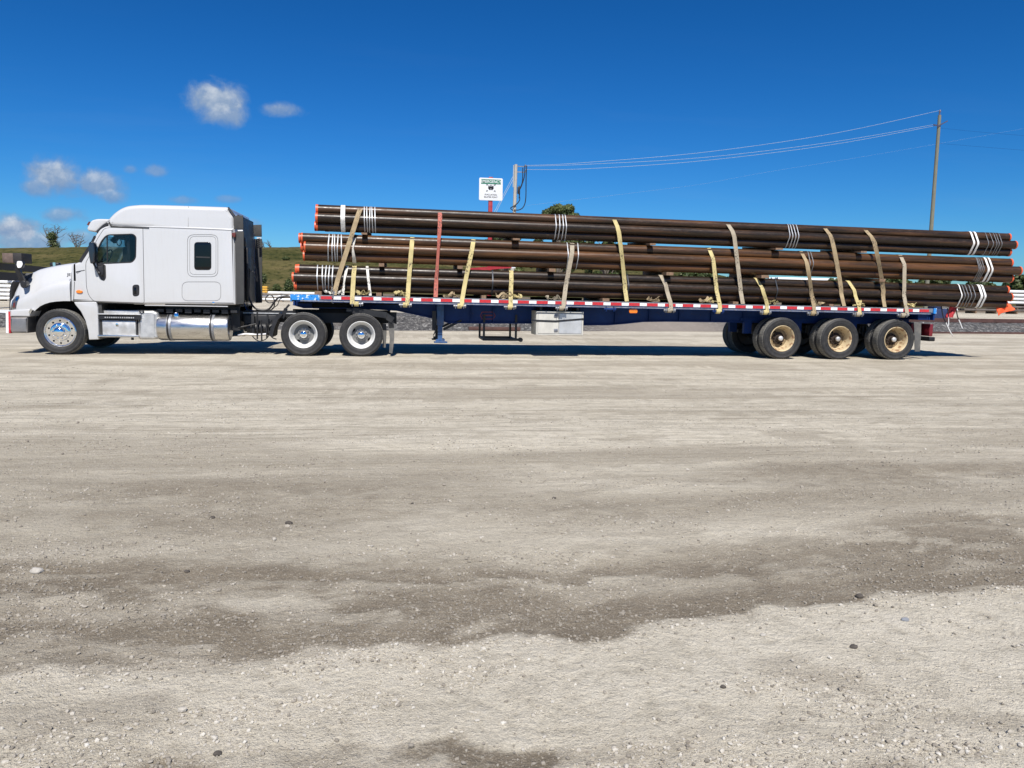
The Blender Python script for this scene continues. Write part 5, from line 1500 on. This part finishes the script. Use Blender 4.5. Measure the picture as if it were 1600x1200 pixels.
# landing gear
leg_m = plain('sunlit_leg_blue', (.03, .085, .21), .5, var=.3, scale=12, dirt=(.12, .09, .07), dirtamt=.6)  # trailer blue lightened to paint in the sunlit face of the near leg
for y in (.55, 1.78):
    a = at(682.5, 490, .55); c = at(693.5, 490, .55); f_ = at(688, 536, .55)
    b = MB(); b.box(a.x, c.x, y, y+.16, .72, zbed(9)-.15, .008); b.box(a.x+.03, c.x-.03, y+.025, y+.135, f_.z+.06, .74); b.box(a.x-.06, c.x+.09, y-.03, y+.19, f_.z, f_.z+.035, .01); b.box(a.x-.02, c.x+.03, y+.02, y+.14, f_.z+.03, f_.z+.09)
    b.build('landing_leg', leg_m if y < 1 else frame_m, trailer)
b = MB(); a = at(693, 527, .6)
b.obox((a.x, .63, .62), (a.x+.95, 1.0, zbed(9)-.3), .05, .05); b.obox((a.x, 1.86, .62), (a.x+.95, 1.4, zbed(9)-.3), .05, .05); b.obox((a.x-.1, .62, .95), (a.x-.1, 1.9, .95), .05, .05); b.build('leg_brace', frame_m, trailer)
b = MB(); a = at(681, 515, .5); b.tube([a+Vector((0, .02, .2)), a+Vector((-.02, -.02, -.05)), a+Vector((-.06, -.03, -.14))], .015, 6); b.box(a.x-.09, a.x-.0, .5, .56, a.z-.02, a.z+.45); b.build('crank_handle', frame_m, trailer)
# spare wheel rack
b = MB()
n1_ = at(756.3, 505, .75); n2_ = at(806.3, 505, .75); nb_ = at(780, 530.5, .75).z; fz = nb_
for y in (.75, 1.75):
    for X in (n1_.x, n2_.x): b.box(X-.025, X+.025, y-.025, y+.025, nb_, 1.0)
    b.box(n1_.x-.02, n2_.x+(.14 if y < 1 else .0), y-.03, y+.03, nb_-.03, nb_+.03)
for X in (n1_.x, n2_.x): b.box(X-.025, X+.025, .75, 1.75, nb_-.025, nb_+.025)
b.lathe([(0, .70), (.055, .70), (.055, .82), (0, .82)], 12, (n2_.x+.12, 0, nb_), 'Y')
b.build('spare_rack', frame_m, trailer, 0)
# tool box
a = at(838, 485.8, .12); c = at(911, 524.3, .12)
tb = MB(); tb.box(a.x, c.x, .12, .80, c.z, a.z, .008); tbx = tb.build('tool_box', toolm, trailer)
b = MB(); b.box(a.x+.02, c.x-.02, .1185, .1205, c.z+.02, a.z-.02); b.build('lid_gap', seal, tbx)
b = MB(); w_ = .03
b.box(a.x+.01, c.x-.01, .108, .119, a.z-w_-.01, a.z-.01); b.box(a.x+.01, c.x-.01, .108, .119, c.z+.01, c.z+.01+w_*.8)
b.box(a.x+.01, a.x+.01+w_, .108, .119, c.z+.035, a.z-.045); b.box(c.x-.01-w_, c.x-.01, .108, .119, c.z+.035, a.z-.045); b.build('lid_frame', toolm, tbx)
m_x = at(873, 505, .12).x
b = MB(); b.box(a.x+.048, m_x-.006, .106, .118, c.z+.046, a.z-.056); b.build('box_door', toolm, tbx); b = MB(); b.box(m_x+.006, c.x-.048, .104, .118, c.z+.046, a.z-.056); b.build('box_door', plain('brushed_lid', (.56, .565, .56), .42, .5, var=.1, scale=4, dirt=(.36, .35, .32), dirtamt=.5), tbx)
for py in (494, 516.5):
    q = at(868.5, py, .11); b = MB(); b.box(q.x-.05, q.x+.05, .100, .112, q.z-.045, q.z+.045, .006); b.tube([q+Vector((.028*math.cos(t), -.015, .025*math.sin(t))) for t in [2*PI*k/14 for k in range(14)]], .007, 6, closed=True); b.build('box_latch', steel_m, tbx)
b = MB(); b.ribbon([at(831, 500, .14), at(838, 501, .10), at(868, 502, .098), at(911.3, 498.5, .10), at(912, 498.5, .2)], .045, Vector((0, 0, 1)), .006); b.build('rubber_cord', black, tbx)
b = MB(); b.box(a.x+.1, a.x+.16, .2, .7, a.z, zbed(a.x)-.15); b.box(c.x-.16, c.x-.1, .2, .7, a.z, zbed(a.x)-.15); b.build('box_hanger', frame_m, tbx)
# rear wheels
RTT = .525
tw_ = make_wheel('trailer', RTT); tin = inner_wheel(RTT)
AX = [16.995, 16.995+1.572, 16.995+3.144]
for i, X in enumerate(AX):
    put_wheel(tw_, i == 0, trailer, X, 0, RTT-.006, 0, (.1, .15, -.75)[i]); put_wheel(tw_, False, trailer, X, 2.5, RTT-.006, PI, .3)
    put_wheel(tin, i == 0, trailer, X, .34, RTT-.006, 0); put_wheel(tin, False, trailer, X, 2.16, RTT-.006, PI)
for X in AX:
    b = MB(); b.lathe([(0, .3), (.065, .3), (.065, 2.2), (0, 2.2)], 14, (X, 0, RTT))
    for y in (.74, 1.62): b.box(X-.45, X+.45, y, y+.08, RTT+.06, RTT+.14); b.box(X-.06, X+.06, y-.02, y+.12, RTT-.1, RTT+.2)
    b.lathe([(0, .1), (.09, .1), (.09, .3), (0, .3)], 12, (X-.3, 1.0, RTT), 'Z'); b.build('axle', frame_m, trailer)
b = MB()
for X in (AX[0]-.60, AX[0]+.79, AX[1]+.79, AX[2]+.75):
    for y in (.72, 1.6): b.box(X-.10, X+.10, y, y+.12, RTT+.08, .95)
b.box(AX[0]-.8, AX[2]+.8, .74, .80, .92, 1.0); b.box(AX[0]-.8, AX[2]+.8, 1.6, 1.66, .92, 1.0); b.build('suspension_hanger', blue_m, trailer, 0)
# rear end
plate('mudflap', Pm([(1426, 503), (1437.5, 504), (1437, 525), (1435.5, 549), (1427.5, 549), (1427, 525)], .1), [], .05, .065, flapm, trailer)
b = MB(); a = at(1438.5, 505, .2); c = at(1454.5, 530, .2)
b.box(a.x, c.x-.1, .75, 1.0, c.z, a.z, .01); b.box(a.x, c.x-.1, 1.5, 1.75, c.z, a.z, .01); b.box(c.x-.12, c.x+.05, .1, 2.4, c.z-.05, c.z+.06, .02); b.build('rear_guard', frame_m, trailer)
b = MB(); b.box(a.x, a.x+.07, .55, .75, c.z+.08, a.z-.02); b.box(c.x-.1, c.x-.0, .15, .75, c.z+.08, a.z-.02, .01); b.build('tail_light', dred_m, trailer)
b = MB(); q = at(1445, 500, .1); b.box(q.x-.2, XR+.02, .1, 2.4, q.z, zbed(XR)-.16); b.build('rear_sill', blue_m, trailer, 0)

# ------------------------------------------------------------------ the load
TD = (.219, .232, .219); SL = -.0072
TB = [1.497, 2.178, 2.863]         # bottom of the three tiers at X = 5.6
def tb(t, X): return TB[t]+SL*(X-5.6)*(1.0 if t else .95)
YN = .10
def tub(r_, x0, x1, dx, n=28):
    b = MB(); b.lathe([(r_, x0), (r_, x1)], n, (0, 0, 0), 'X'); return b
rg = random.Random(11)
ang = math.atan(-SL)
pipe_n = 0
def bundle(tier, yn, left, right, counts, label, tilt=0.0, bands=(), slings=(), name='pipe_bundle', dy=0.0):
    """left/right: X of the near pipe ends of the bottom, middle and top row"""
    D = TD[tier]; RH = D*.866; xc = (left[1]+right[1])/2
    root = thing(name, (xc, yn, tb(tier, xc)), label, 'pipe bundle', 'steel pipe bundles strapped on the flatbed in three tiers')
    rows = []
    for r_ in range(3):
        n = counts[r_]; off = 0 if r_ == 1 else (D/2 if counts[r_] < counts[1] else -D/2)
        for k in range(n):
            y = yn+D/2+off+k*D
            x0 = left[r_]+(0 if k == 0 else rg.uniform(-.10, .16)); x1 = right[r_]+(0 if k == 0 else rg.uniform(-.14, .10))
            rows.append((y, r_, x0, x1))
    proto = None
    for (y, r_, x0, x1) in rows:
        z0 = lambda X: tb(tier, X)+D/2+r_*RH+(y-yn+dy)*tilt
        L = x1-x0; xm = (x0+x1)/2
        b = MB(); rr = D/2-.0015
        b.lathe([(rr, -L/2), (rr, L/2), (rr-.012, L/2), (rr-.012, -L/2), (rr, -L/2)], 26, (0, 0, 0), 'X')
        o = b.build('pipe', (pipe_d, pipe_r, pipe_m)[tier], root, 50, org=O0)
        o.location = Vector((xm, y, z0(xm)))-LOC[root.name]; o.rotation_euler = (0, ang, 0); LOC[o.name] = Vector((xm, y, z0(xm)))
        for s_ in (-1, 1):
            b = MB(); e = s_*L/2; w_ = rg.uniform(.025, .045)
            b.lathe([(rr+.004, e-s_*w_), (rr+.005, e+s_*.012), (rr-.01, e+s_*.014), (rr-.02, e-s_*.02), (0, e-s_*.02)], 26, (0, 0, 0), 'X')
            c_ = b.build('end_cap', cap_m, o, 40, org=O0); c_.location = (0, 0, 0)
    # hull of the section
    cs = []
    for (y, r_, x0, x1) in rows: cs.append((y, D/2+r_*RH+(y-yn)*tilt))
    pts = []
    for (y, z) in cs:
        for k in range(20): pts.append((y+(D/2+.002)*math.cos(2*PI*k/20), z+(D/2+.002)*math.sin(2*PI*k/20)))
    pts = sorted(set(pts))
    def half(P_):
        h = []
        for p in P_:
            while len(h) > 1 and (h[-1][0]-h[-2][0])*(p[1]-h[-2][1])-(h[-1][1]-h[-2][1])*(p[0]-h[-2][0]) <= 0: h.pop()
            h.append(p)
        return h
    lo = half(pts); hi = half(pts[::-1]); hull = lo[:-1]+hi[:-1]
    def ring(X, w_, th, m_, nm, skew=0.0, grow=.0):
        b = MB(); N = len(hull); o_ = 0
        cy = sum(p[0] for p in hull)/N; czz = sum(p[1] for p in hull)/N
        for (y, z) in hull:
            ny_, nz = y-cy, z-czz; l_ = math.hypot(ny_, nz); ny_ /= l_; nz /= l_
            Xs = X+skew*(z-.3)
            for (dx, dr) in ((-w_/2, 0), (w_/2, 0), (w_/2, th), (-w_/2, th)):
                b.v.append((Xs+dx, y+ny_*(dr+grow), tb(tier, Xs)+z+nz*(dr+grow)))
        for i in range(N):
            j = (i+1) % N
            for k in range(4): b.f.append((i*4+k, i*4+(k+1) % 4, j*4+(k+1) % 4, j*4+k))
        b.build(nm, m_, root, 40)
    for (px, py, w_, m_) in bands:
        q = at(px, py, yn); ring(q.x, w_, .004, m_, 'steel_band', rg.uniform(-.05, .05))
    for (px, py, w_, sk) in slings:
        q = at(px, py, yn); ring(q.x, w_, .008, sling_m, 'white_sling', sk, .002)
    return root
def X3(*l): return [at(x, y, YN).x for x, y in l]
mid_y = {0: (437, 463), 1: (385, 423), 2: (342, 382)}
def ym(t, px):
    a, b_ = mid_y[t]; return a+(b_-a)*(px-480)/1080
def B_(t, l, w_=.022, m_=None): return [(px, ym(t, px), w_, m_ or band_m) for px in l]
near_l = {0: X3((460, 452), (456.5, 437), (464, 418)), 1: X3((473, 400), (475.2, 386), (469.6, 370)), 2: X3((493.6, 355), (493, 341), (493, 326))}
near_r = {0: X3((1579.5, 476), (1583.5, 463), (1583, 450)), 1: X3((1589.5, 435), (1598, 420), (1589, 410)), 2: X3((1586, 395), (1590.3, 383), (1585.5, 369))}
lab = ['lowest', 'middle', 'uppermost']
TILT = (.012, .040, .066)
CN = (3, 4, 3)
bands = {2: B_(2, [569.3, 573.3, 577.5, 581.5, 586, 869, 874.7, 880.3, 885, 1234, 1238.7, 1243.4, 1248])+B_(2, [1544.5, 1552, 1557.5, 1561, 1565.5], .02, band_d),
         1: B_(1, [512.6, 518.7, 522.7, 526.9, 533.4, 888, 903.7])+B_(1, [1265.8, 1271, 1529.5, 1532, 1534.5, 1537.5], .02, band_d),
         0: B_(0, [495.4, 503.5, 508.2, 513.3, 519])+B_(0, [770, 982.4, 1215], .03, band_k)+B_(0, [1508, 1513, 1518, 1524], .024, band_d)}
slg = {2: [(535.5, 342, .10, 0), (1521.5, 382, .055, -.02), (1528, 382, .055, -.02)], 1: [(1544.5, 422, .06, -.02), (1550.5, 422, .05, -.02)], 0: [(1534, 462, .07, .0), (1539.5, 462, .055, -.02), (1503, 458, .03, 0)]}
for t in range(3):
    bundle(t, YN, near_l[t], near_r[t], CN, '%s of the three steel pipe bundles on the near side of the flatbed' % lab[t], TILT[t], bands[t], slg[t])
for t in range(3):
    l0 = [x+rg.uniform(-.12, -.02) if t == 0 else x+rg.uniform(.05, .25) for x in near_l[t]]; r0 = [x-rg.uniform(.1, .3) for x in near_r[t]]
    bundle(t, YN+.98, l0, r0, CN, '%s of the three pipe bundles behind, on the far side of the flatbed' % lab[t], TILT[t], dy=.98)

# dunnage: square timbers across the load
def dun(px, py, t, w_=.09, h_=.085, y0=.0, y1=2.0, label='', skew=0.0, m_=wood_m):
    q = at(px, py, y0); X = q.x
    ztop = tb(t, X) if t else tb(0, X); zt = ztop-.002; zb_ = (tb(t-1, X)+2.732*TD[t-1]+.002) if t else zbed(X)+.001
    b = MB(); tl = .0
    vs = []
    for y in (y0, y1):
        xs_ = X+skew*(y-y0)
        for x in (xs_-w_/2, xs_+w_/2):
            for kz, z in enumerate((zb_, zt)): vs.append((x, y, z+(y-YN)*(TILT[t] if kz else (TILT[t-1] if t else 0))))
    b.add(vs, [(0, 1, 3, 2), (4, 6, 7, 5), (0, 4, 5, 1), (2, 3, 7, 6), (0, 2, 6, 4), (1, 5, 7, 3)])
    tag(b.build('dunnage_timber', m_, smooth=0), label, 'timber', 'timber spacers between the pipe tiers')
for a in ((569, 362, 2, .13, 'timber spacer under the uppermost bundle near its left end'),
          (807, 373, 2, .17, 'timber spacer under the uppermost bundle beside the sign post'),
          (1020, 380, 2, .15, 'timber spacer under the uppermost bundle, at mid load'),
          (1218, 388, 2, .20, 'timber spacer under the uppermost bundle above the first axle'),
          (1350, 392, 2, .16, 'timber spacer under the uppermost bundle above the rear axles'),
          (596, 411, 1, .12, 'timber spacer on the lowest bundle near its left end'),
          (719, 417, 1, .12, 'timber spacer on the lowest bundle left of the red crossbar'),
          (863, 421, 1, .15, 'timber spacer on the lowest bundle above the toolbox'),
          (1047, 425, 1, .18, 'timber spacer on the lowest bundle at mid load'),
          (1196, 429, 1, .20, 'timber spacer on the lowest bundle above the first axle'),
          (1379, 436, 1, .16, 'timber spacer on the lowest bundle above the rear axles')):
    dun(a[0], a[1], a[2], a[3], label=a[4], skew=.02)
for px, w_, lb in ((497, .16, 'thin grey'), (592, .12, 'short'), (756, .11, 'reddish square'), (947, .17, 'brown square'), (1150, .14, 'dark'), (1300, .12, 'square'), (1420, .12, 'rearmost')):
    dun(px, 465, 0, w_, label='%s timber on the deck under the lowest bundle, %s' % (lb, {497: 'first from the left', 592: 'left of the red strap', 756: 'above the spare rack', 947: 'right of the toolbox', 1150: 'before the axles', 1300: 'above the middle axle', 1420: 'by the trailer tail'}[px]), y0=.03)

# ------------------------------------------------------------------ straps
def strap(pts, tier, m_, label, w_=.095, twist=0.0, winch_end=True, over=True, name='cargo_strap', hook=False):
    """pts: photograph points on the near face of the load from top to bottom"""
    D = TD[tier]; RH = D*.866
    P_ = [at(x, y, YN) for x, y in pts]
    def Xz(z):
        zs = [p.z for p in P_][::-1]; xs_ = [p.x for p in P_][::-1]
        return float(np.interp(z, zs, xs_))
    X0 = P_[0].x; base = tb(tier, X0); top = base+2*RH+D
    yz = []
    if over: yz += [(YN+.85, top+.016*.7+.006), (YN+D*1.6, top+.016*.3+.006), (YN+D+.0, top+.010)]
    e = .012
    yz += [(YN+D*.72, top-.012), (YN+D*.5-e, top-D*.42), (YN-e*.2, base+RH+D/2+.07), (YN-e, base+RH+D/2), (YN-e, base+RH+D/2-.08)]
    zl = tb(0, X0)+TD[0]*1.366
    if tier: yz += [(YN-e-.004, zl+.05), (YN-e, zl-.03)]
    zb_ = zbed(P_[-1].x)
    yz += [(-.012, zb_+.01)]
    if winch_end: yz += [(-.03, zb_-.05), (-.062, zb_-.15), (-.075, zb_-.19)]
    pts3 = []
    for (y, z) in yz: pts3.append(Vector((Xz(z), y, z)))
    # densify
    out = [pts3[0]]
    for a, c in zip(pts3, pts3[1:]):
        n = max(1, int((c-a).length/.07))
        for k in range(1, n+1): out.append(a.lerp(c, k/n))
    b = MB(); N = len(out)
    if twist:
        sd = []
        zt_, zb2 = out[0].z, out[-1].z
        i0 = next(i for i, p in enumerate(out) if p.y < YN+.001)
        for i, p in enumerate(out):
            t = max(0, (i-i0))/max(1, N-i0-3); t = min(1, t); a_ = twist*math.sin(t*PI)**1.0 if twist < 3 else twist*t
            sd.append(Vector((math.cos(a_), -math.sin(a_), 0)))
            if abs(math.sin(a_)) > .2: out[i] = p-Vector((0, .5*w_*abs(math.sin(a_)), 0))
        b.ribbon(out, w_, sd, .005)
    else: b.ribbon(out, w_, Vector((1, 0, 0)), .005)
    o = b.build(name, m_, None, 60)
    tag(o, label, 'strap', 'webbing straps tying down the pipe load')
    return o
sT = [([(562.8, 324.5), (549, 370), (535, 411), (522.7, 455)], 2, web_t, 'tan diagonal strap at the left end running from the uppermost bundle forward to the deck', .105, 0, False),
 ([(553.5, 413.6), (552, 440), (551, 466)], 0, web_y, 'short yellow strap over the lowest bundle at the left end', .10, 0, True),
 ([(644.5, 371), (640.5, 415), (636.5, 470)], 1, web_y, 'yellow strap from the middle bundle, left of the red strap', .10, 0, True),
 ([(688, 330), (686, 380), (682, 430), (680, 471)], 2, web_r, 'red faded strap, the only red one, over the uppermost bundle', .095, .9, False),
 ([(740.8, 375), (731, 420), (721, 470)], 1, web_y, 'yellow slanting strap just right of the red strap', .10, 0, True),
 ([(800.5, 422), (798.5, 445), (796.8, 470)], 0, web_y, 'short yellow strap over the lowest bundle below the sign', .10, 0, True),
 ([(896.5, 380), (888, 425), (878.6, 475)], 1, web_g, 'faded tan slanting strap above the toolbox', .105, 0, True),
 ([(961.7, 341.6), (969.6, 376.5), (974.5, 425), (977.4, 471)], 2, web_y, 'pale yellow strap over the uppermost bundle right of the toolbox', .10, .8, False),
 ([(1036, 429), (1040.5, 447), (1045.5, 474)], 0, web_g, 'short frayed strap over the lowest bundle at mid load', .10, 0, True),
 ([(1111.8, 386), (1117, 430), (1121.6, 476)], 1, web_y, 'yellow strap over the middle bundle left of a faded one', .10, 0, True),
 ([(1139.8, 346.7), (1152, 386), (1155.5, 430), (1157.8, 473.8)], 2, web_g, 'grey tan strap over the uppermost bundle ahead of the first axle', .105, 0, False),
 ([(1185.8, 433), (1191, 452), (1194.8, 475)], 0, web_y, 'short twisted strap over the lowest bundle above the first axle', .09, 1.0, True),
 ([(1257, 392), (1263, 430), (1268, 476)], 1, web_t, 'tan twisted strap over the middle bundle between first and middle axle', .095, 1.05, True),
 ([(1292, 353), (1309.4, 403.4), (1313, 440), (1315.2, 479)], 2, web_t, 'tan strap over the uppermost bundle above the middle axle', .10, .5, False),
 ([(1331, 437.7), (1335, 455), (1338.5, 476)], 0, web_y, 'short yellow strap over the lowest bundle right of the middle axle', .095, 0, True),
 ([(1355.7, 356.8), (1380.2, 413), (1379.5, 440), (1378, 487)], 2, web_t, 'dark tan strap twisted at a timber, over the uppermost bundle', .10, 1.1, False),
 ([(1413.3, 397.6), (1412.5, 440), (1411.6, 484)], 1, web_g, 'rearmost faded strap over the middle bundle', .105, 0, True),
 ([(542, 414), (538, 440), (536, 461)], 0, web_w, 'narrow white strap on the lowest bundle, left of the short yellow one', .06, .9, False),
 ([(573, 414), (576, 440), (579, 462)], 0, web_w, 'narrow white strap on the lowest bundle, right of the short yellow one', .06, .3, False),
 ([(553, 366.5), (551, 390), (553, 409)], 1, web_w, 'white twisted sling on the left end of the middle bundle', .08, 1.0, 'sling')]
for p, t, m_, lb, w_, tw_s, we in sT:
    if we == 'sling':
        D = TD[1]; RH = D*.866; P_ = [at(x, y, YN) for x, y in p]; X0 = P_[0].x; base = tb(1, X0); top = base+2*RH+D
        pt = [Vector((X0, YN+.6, top+.012)), Vector((X0, YN+D, top+.01)), Vector((X0, YN+D*.5-.01, top-.09)), Vector((P_[1].x, YN-.015, base+RH+D/2)), Vector((P_[2].x, YN+D*.5-.02, base+.06)), Vector((P_[2].x, YN+D, base-.01))]
        b = MB(); sd = [Vector((1, 0, 0)), Vector((1, 0, 0)), Vector((.9, -.4, 0)), Vector((.5, -.8, 0)), Vector((.9, .4, 0)), Vector((1, 0, 0))]
        b.ribbon(pt, .085, sd, .01); tag(b.build('cargo_strap', m_, None, 60), lb, 'strap', 'webbing straps tying down the pipe load')
    else: strap(p, t, m_, lb, w_, tw_s, we)
# webbing wound on the winches
wc = {557: web_y, 633: web_y, 718: web_y, 796.5: web_y, 877: web_g, 1046: web_g, 1122: web_y, 1196: web_y, 1270: web_t, 1341: web_g, 1411: web_g}
for px, m_ in wc.items():
    X, z = WX[px]
    b = MB(); b.lathe([(.03, X-.052), (.058, X-.05), (.060, X+.05), (.03, X+.052)], 20, (0, -.035, z), 'X')
    o = b.build('webbing_roll', m_, trailer)
# loose crumpled webbing tails lying on the rail
def tail(px, m_, seed, label, n=16, spread=.22, side=1):
    rg = random.Random(seed); q = at(px, 468, 0.04); X = q.x; p = Vector((X, .03, zbed(X)+.02)); pts = [p]; sd = []
    a = 0
    for k in range(n):
        a += rg.uniform(-1.5, 1.5)
        p = Vector((X+side*spread*(k/n)+rg.uniform(-.07, .07), .03+rg.uniform(-.05, .04), zbed(X)+.025+abs(rg.gauss(0, .055)))); pts.append(p)
    out = []
    for i in range(len(pts)-1):
        p_1 = pts[max(i-1, 0)]; a_ = pts[i]; c = pts[i+1]; d = pts[min(i+2, len(pts)-1)]
        for k in range(5):
            t = k/5; out.append(.5*((2*a_)+(c-p_1)*t+(2*p_1-5*a_+4*c-d)*t*t+(3*a_-p_1-3*c+d)*t**3))
    sd = []; v = Vector((.3, -.8, .5))
    for i in range(len(out)):
        v = (v+Vector((rg.uniform(-.25, .25), rg.uniform(-.25, .25), rg.uniform(-.25, .25)))).normalized(); sd.append(v.copy())
    for i in range(len(out)): out[i].z = max(out[i].z, zbed(X)+.012)
    b = MB(); b.ribbon(out, .055, sd, .006)
    tag(b.build('webbing_tail', m_, None, 60), label, 'strap end', 'crumpled strap ends lying along the trailer rail')
for a in ((558, web_y, 1, 'yellow crumpled strap end at the foot of the first short yellow strap', 1), (530, web_w, 2, 'white crumpled sling end on the deck near the left end', -1),
          (633, web_y, 3, 'small knotted yellow strap end left of the red strap', -1), (716, web_t, 4, 'tan and dark loop of strap left of the slanting yellow strap', -1),
          (797, web_y, 5, 'yellow strap end folded right of the strap below the sign', 1), (795, web_t, 15, 'short tan strap end left of the strap below the sign', -1), (874, web_g, 6, 'grey tan strap bundle above the left part of the toolbox', -1),
          (1030, web_t, 7, 'tan loops of strap left of the short frayed strap', -1), (1120, web_y, 8, 'yellow loops of strap left of the strap at the rack of timbers', -1),
          (1198, web_y, 9, 'yellow and black strap end above the first axle', 1), (1269, web_t, 10, 'tan frayed strap end between first and middle axle', 1),
          (1334, web_y, 12, 'tied strap end around the foot of the strap right of the middle axle', 1), (1414, web_y, 13, 'yellow strap end at the rearmost strap', 1), (1110, web_t, 14, 'tan strap coil farther left of the yellow loops', -1)):
    tail(a[0], a[1], a[2], a[3], side=a[4], spread=.32)
b = MB(); q = at(521, 455, .02); b.obox(q, q+Vector((-.03, -.02, -.16)), .07, .03); b.tube([q+Vector((-.03, 0, -.12)), q+Vector((-.04, -.02, -.25)), q+Vector((.0, -.02, -.28))], .012, 6)
tag(b.build('strap_hook', steel_m), 'metal hook at the foot of the tan diagonal strap', 'hook')
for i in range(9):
    x0 = XF+.6+i*1.72; slab('gap_dark_strip', x0, x0+1.3+.3*rg.random(), 1.1, 1.35, .0, .068, void)  # dark strips added so the gap under the load reads black
# flags and loose ties at the rear
def cloth(name, corners, m_, label, seed, cat='flag'):
    rg = random.Random(seed); N = 14; b = MB(); A, B, C_, D_ = corners
    for i in range(N+1):
        for j in range(N+1):
            u, v = i/N, j/N
            p = A.lerp(B, u).lerp(D_.lerp(C_, u), v); p = p+Vector((.012*math.sin(9*u+seed), .05*math.sin(7*u+3*v+seed)*v, .010*math.sin(11*v+5*u)))
            b.v.append(tuple(p))
    for i in range(N):
        for j in range(N): b.f.append((i*(N+1)+j, i*(N+1)+j+1, (i+1)*(N+1)+j+1, (i+1)*(N+1)+j))
    o = b.build(name, m_, None, 80)
    md = o.modifiers.new('s', 'SOLIDIFY'); md.thickness = .004
    tag(o, label, cat)
cloth('warning_flag', [at(1556, 478, .3), at(1577, 474, .3), at(1585.5, 484, .2), at(1557, 493, .3)], flag_o, 'bright orange warning flag hanging under the right ends of the lowest pipes', 2)
cloth('warning_flag', [at(1484, 480, .4), at(1496, 478, .4), at(1490, 496.5, .35), at(1478.8, 496, .4)], flag_r, 'dark red flag hanging under the pipes behind the trailer tail', 5)
for i, (pl, lb) in enumerate((([(1471, 478), (1473.5, 494), (1478, 504), (1483, 515), (1489, 525.5)], 'long cable tie with white end hanging behind the trailer'),
        ([(1481, 482), (1482, 495), (1482, 509)], 'short grey cord hanging beside the red flag'), ([(1494, 482), (1496, 494), (1500, 504), (1503.5, 513)], 'cable tie with pale end hanging right of the red flag'))):
    c_ = curvy(pl, .35); h_ = len(c_)//2
    root = thing('hanging_tie', c_[0], lb, 'cable tie', 'ties hanging from the rear of the load')
    b = MB(); b.tube(c_[:h_+1], .014, 6); b.build('dark_length', black, root); b = MB(); b.tube(c_[h_:], .013, 6); b.build('pale_tip', stock_m, root)
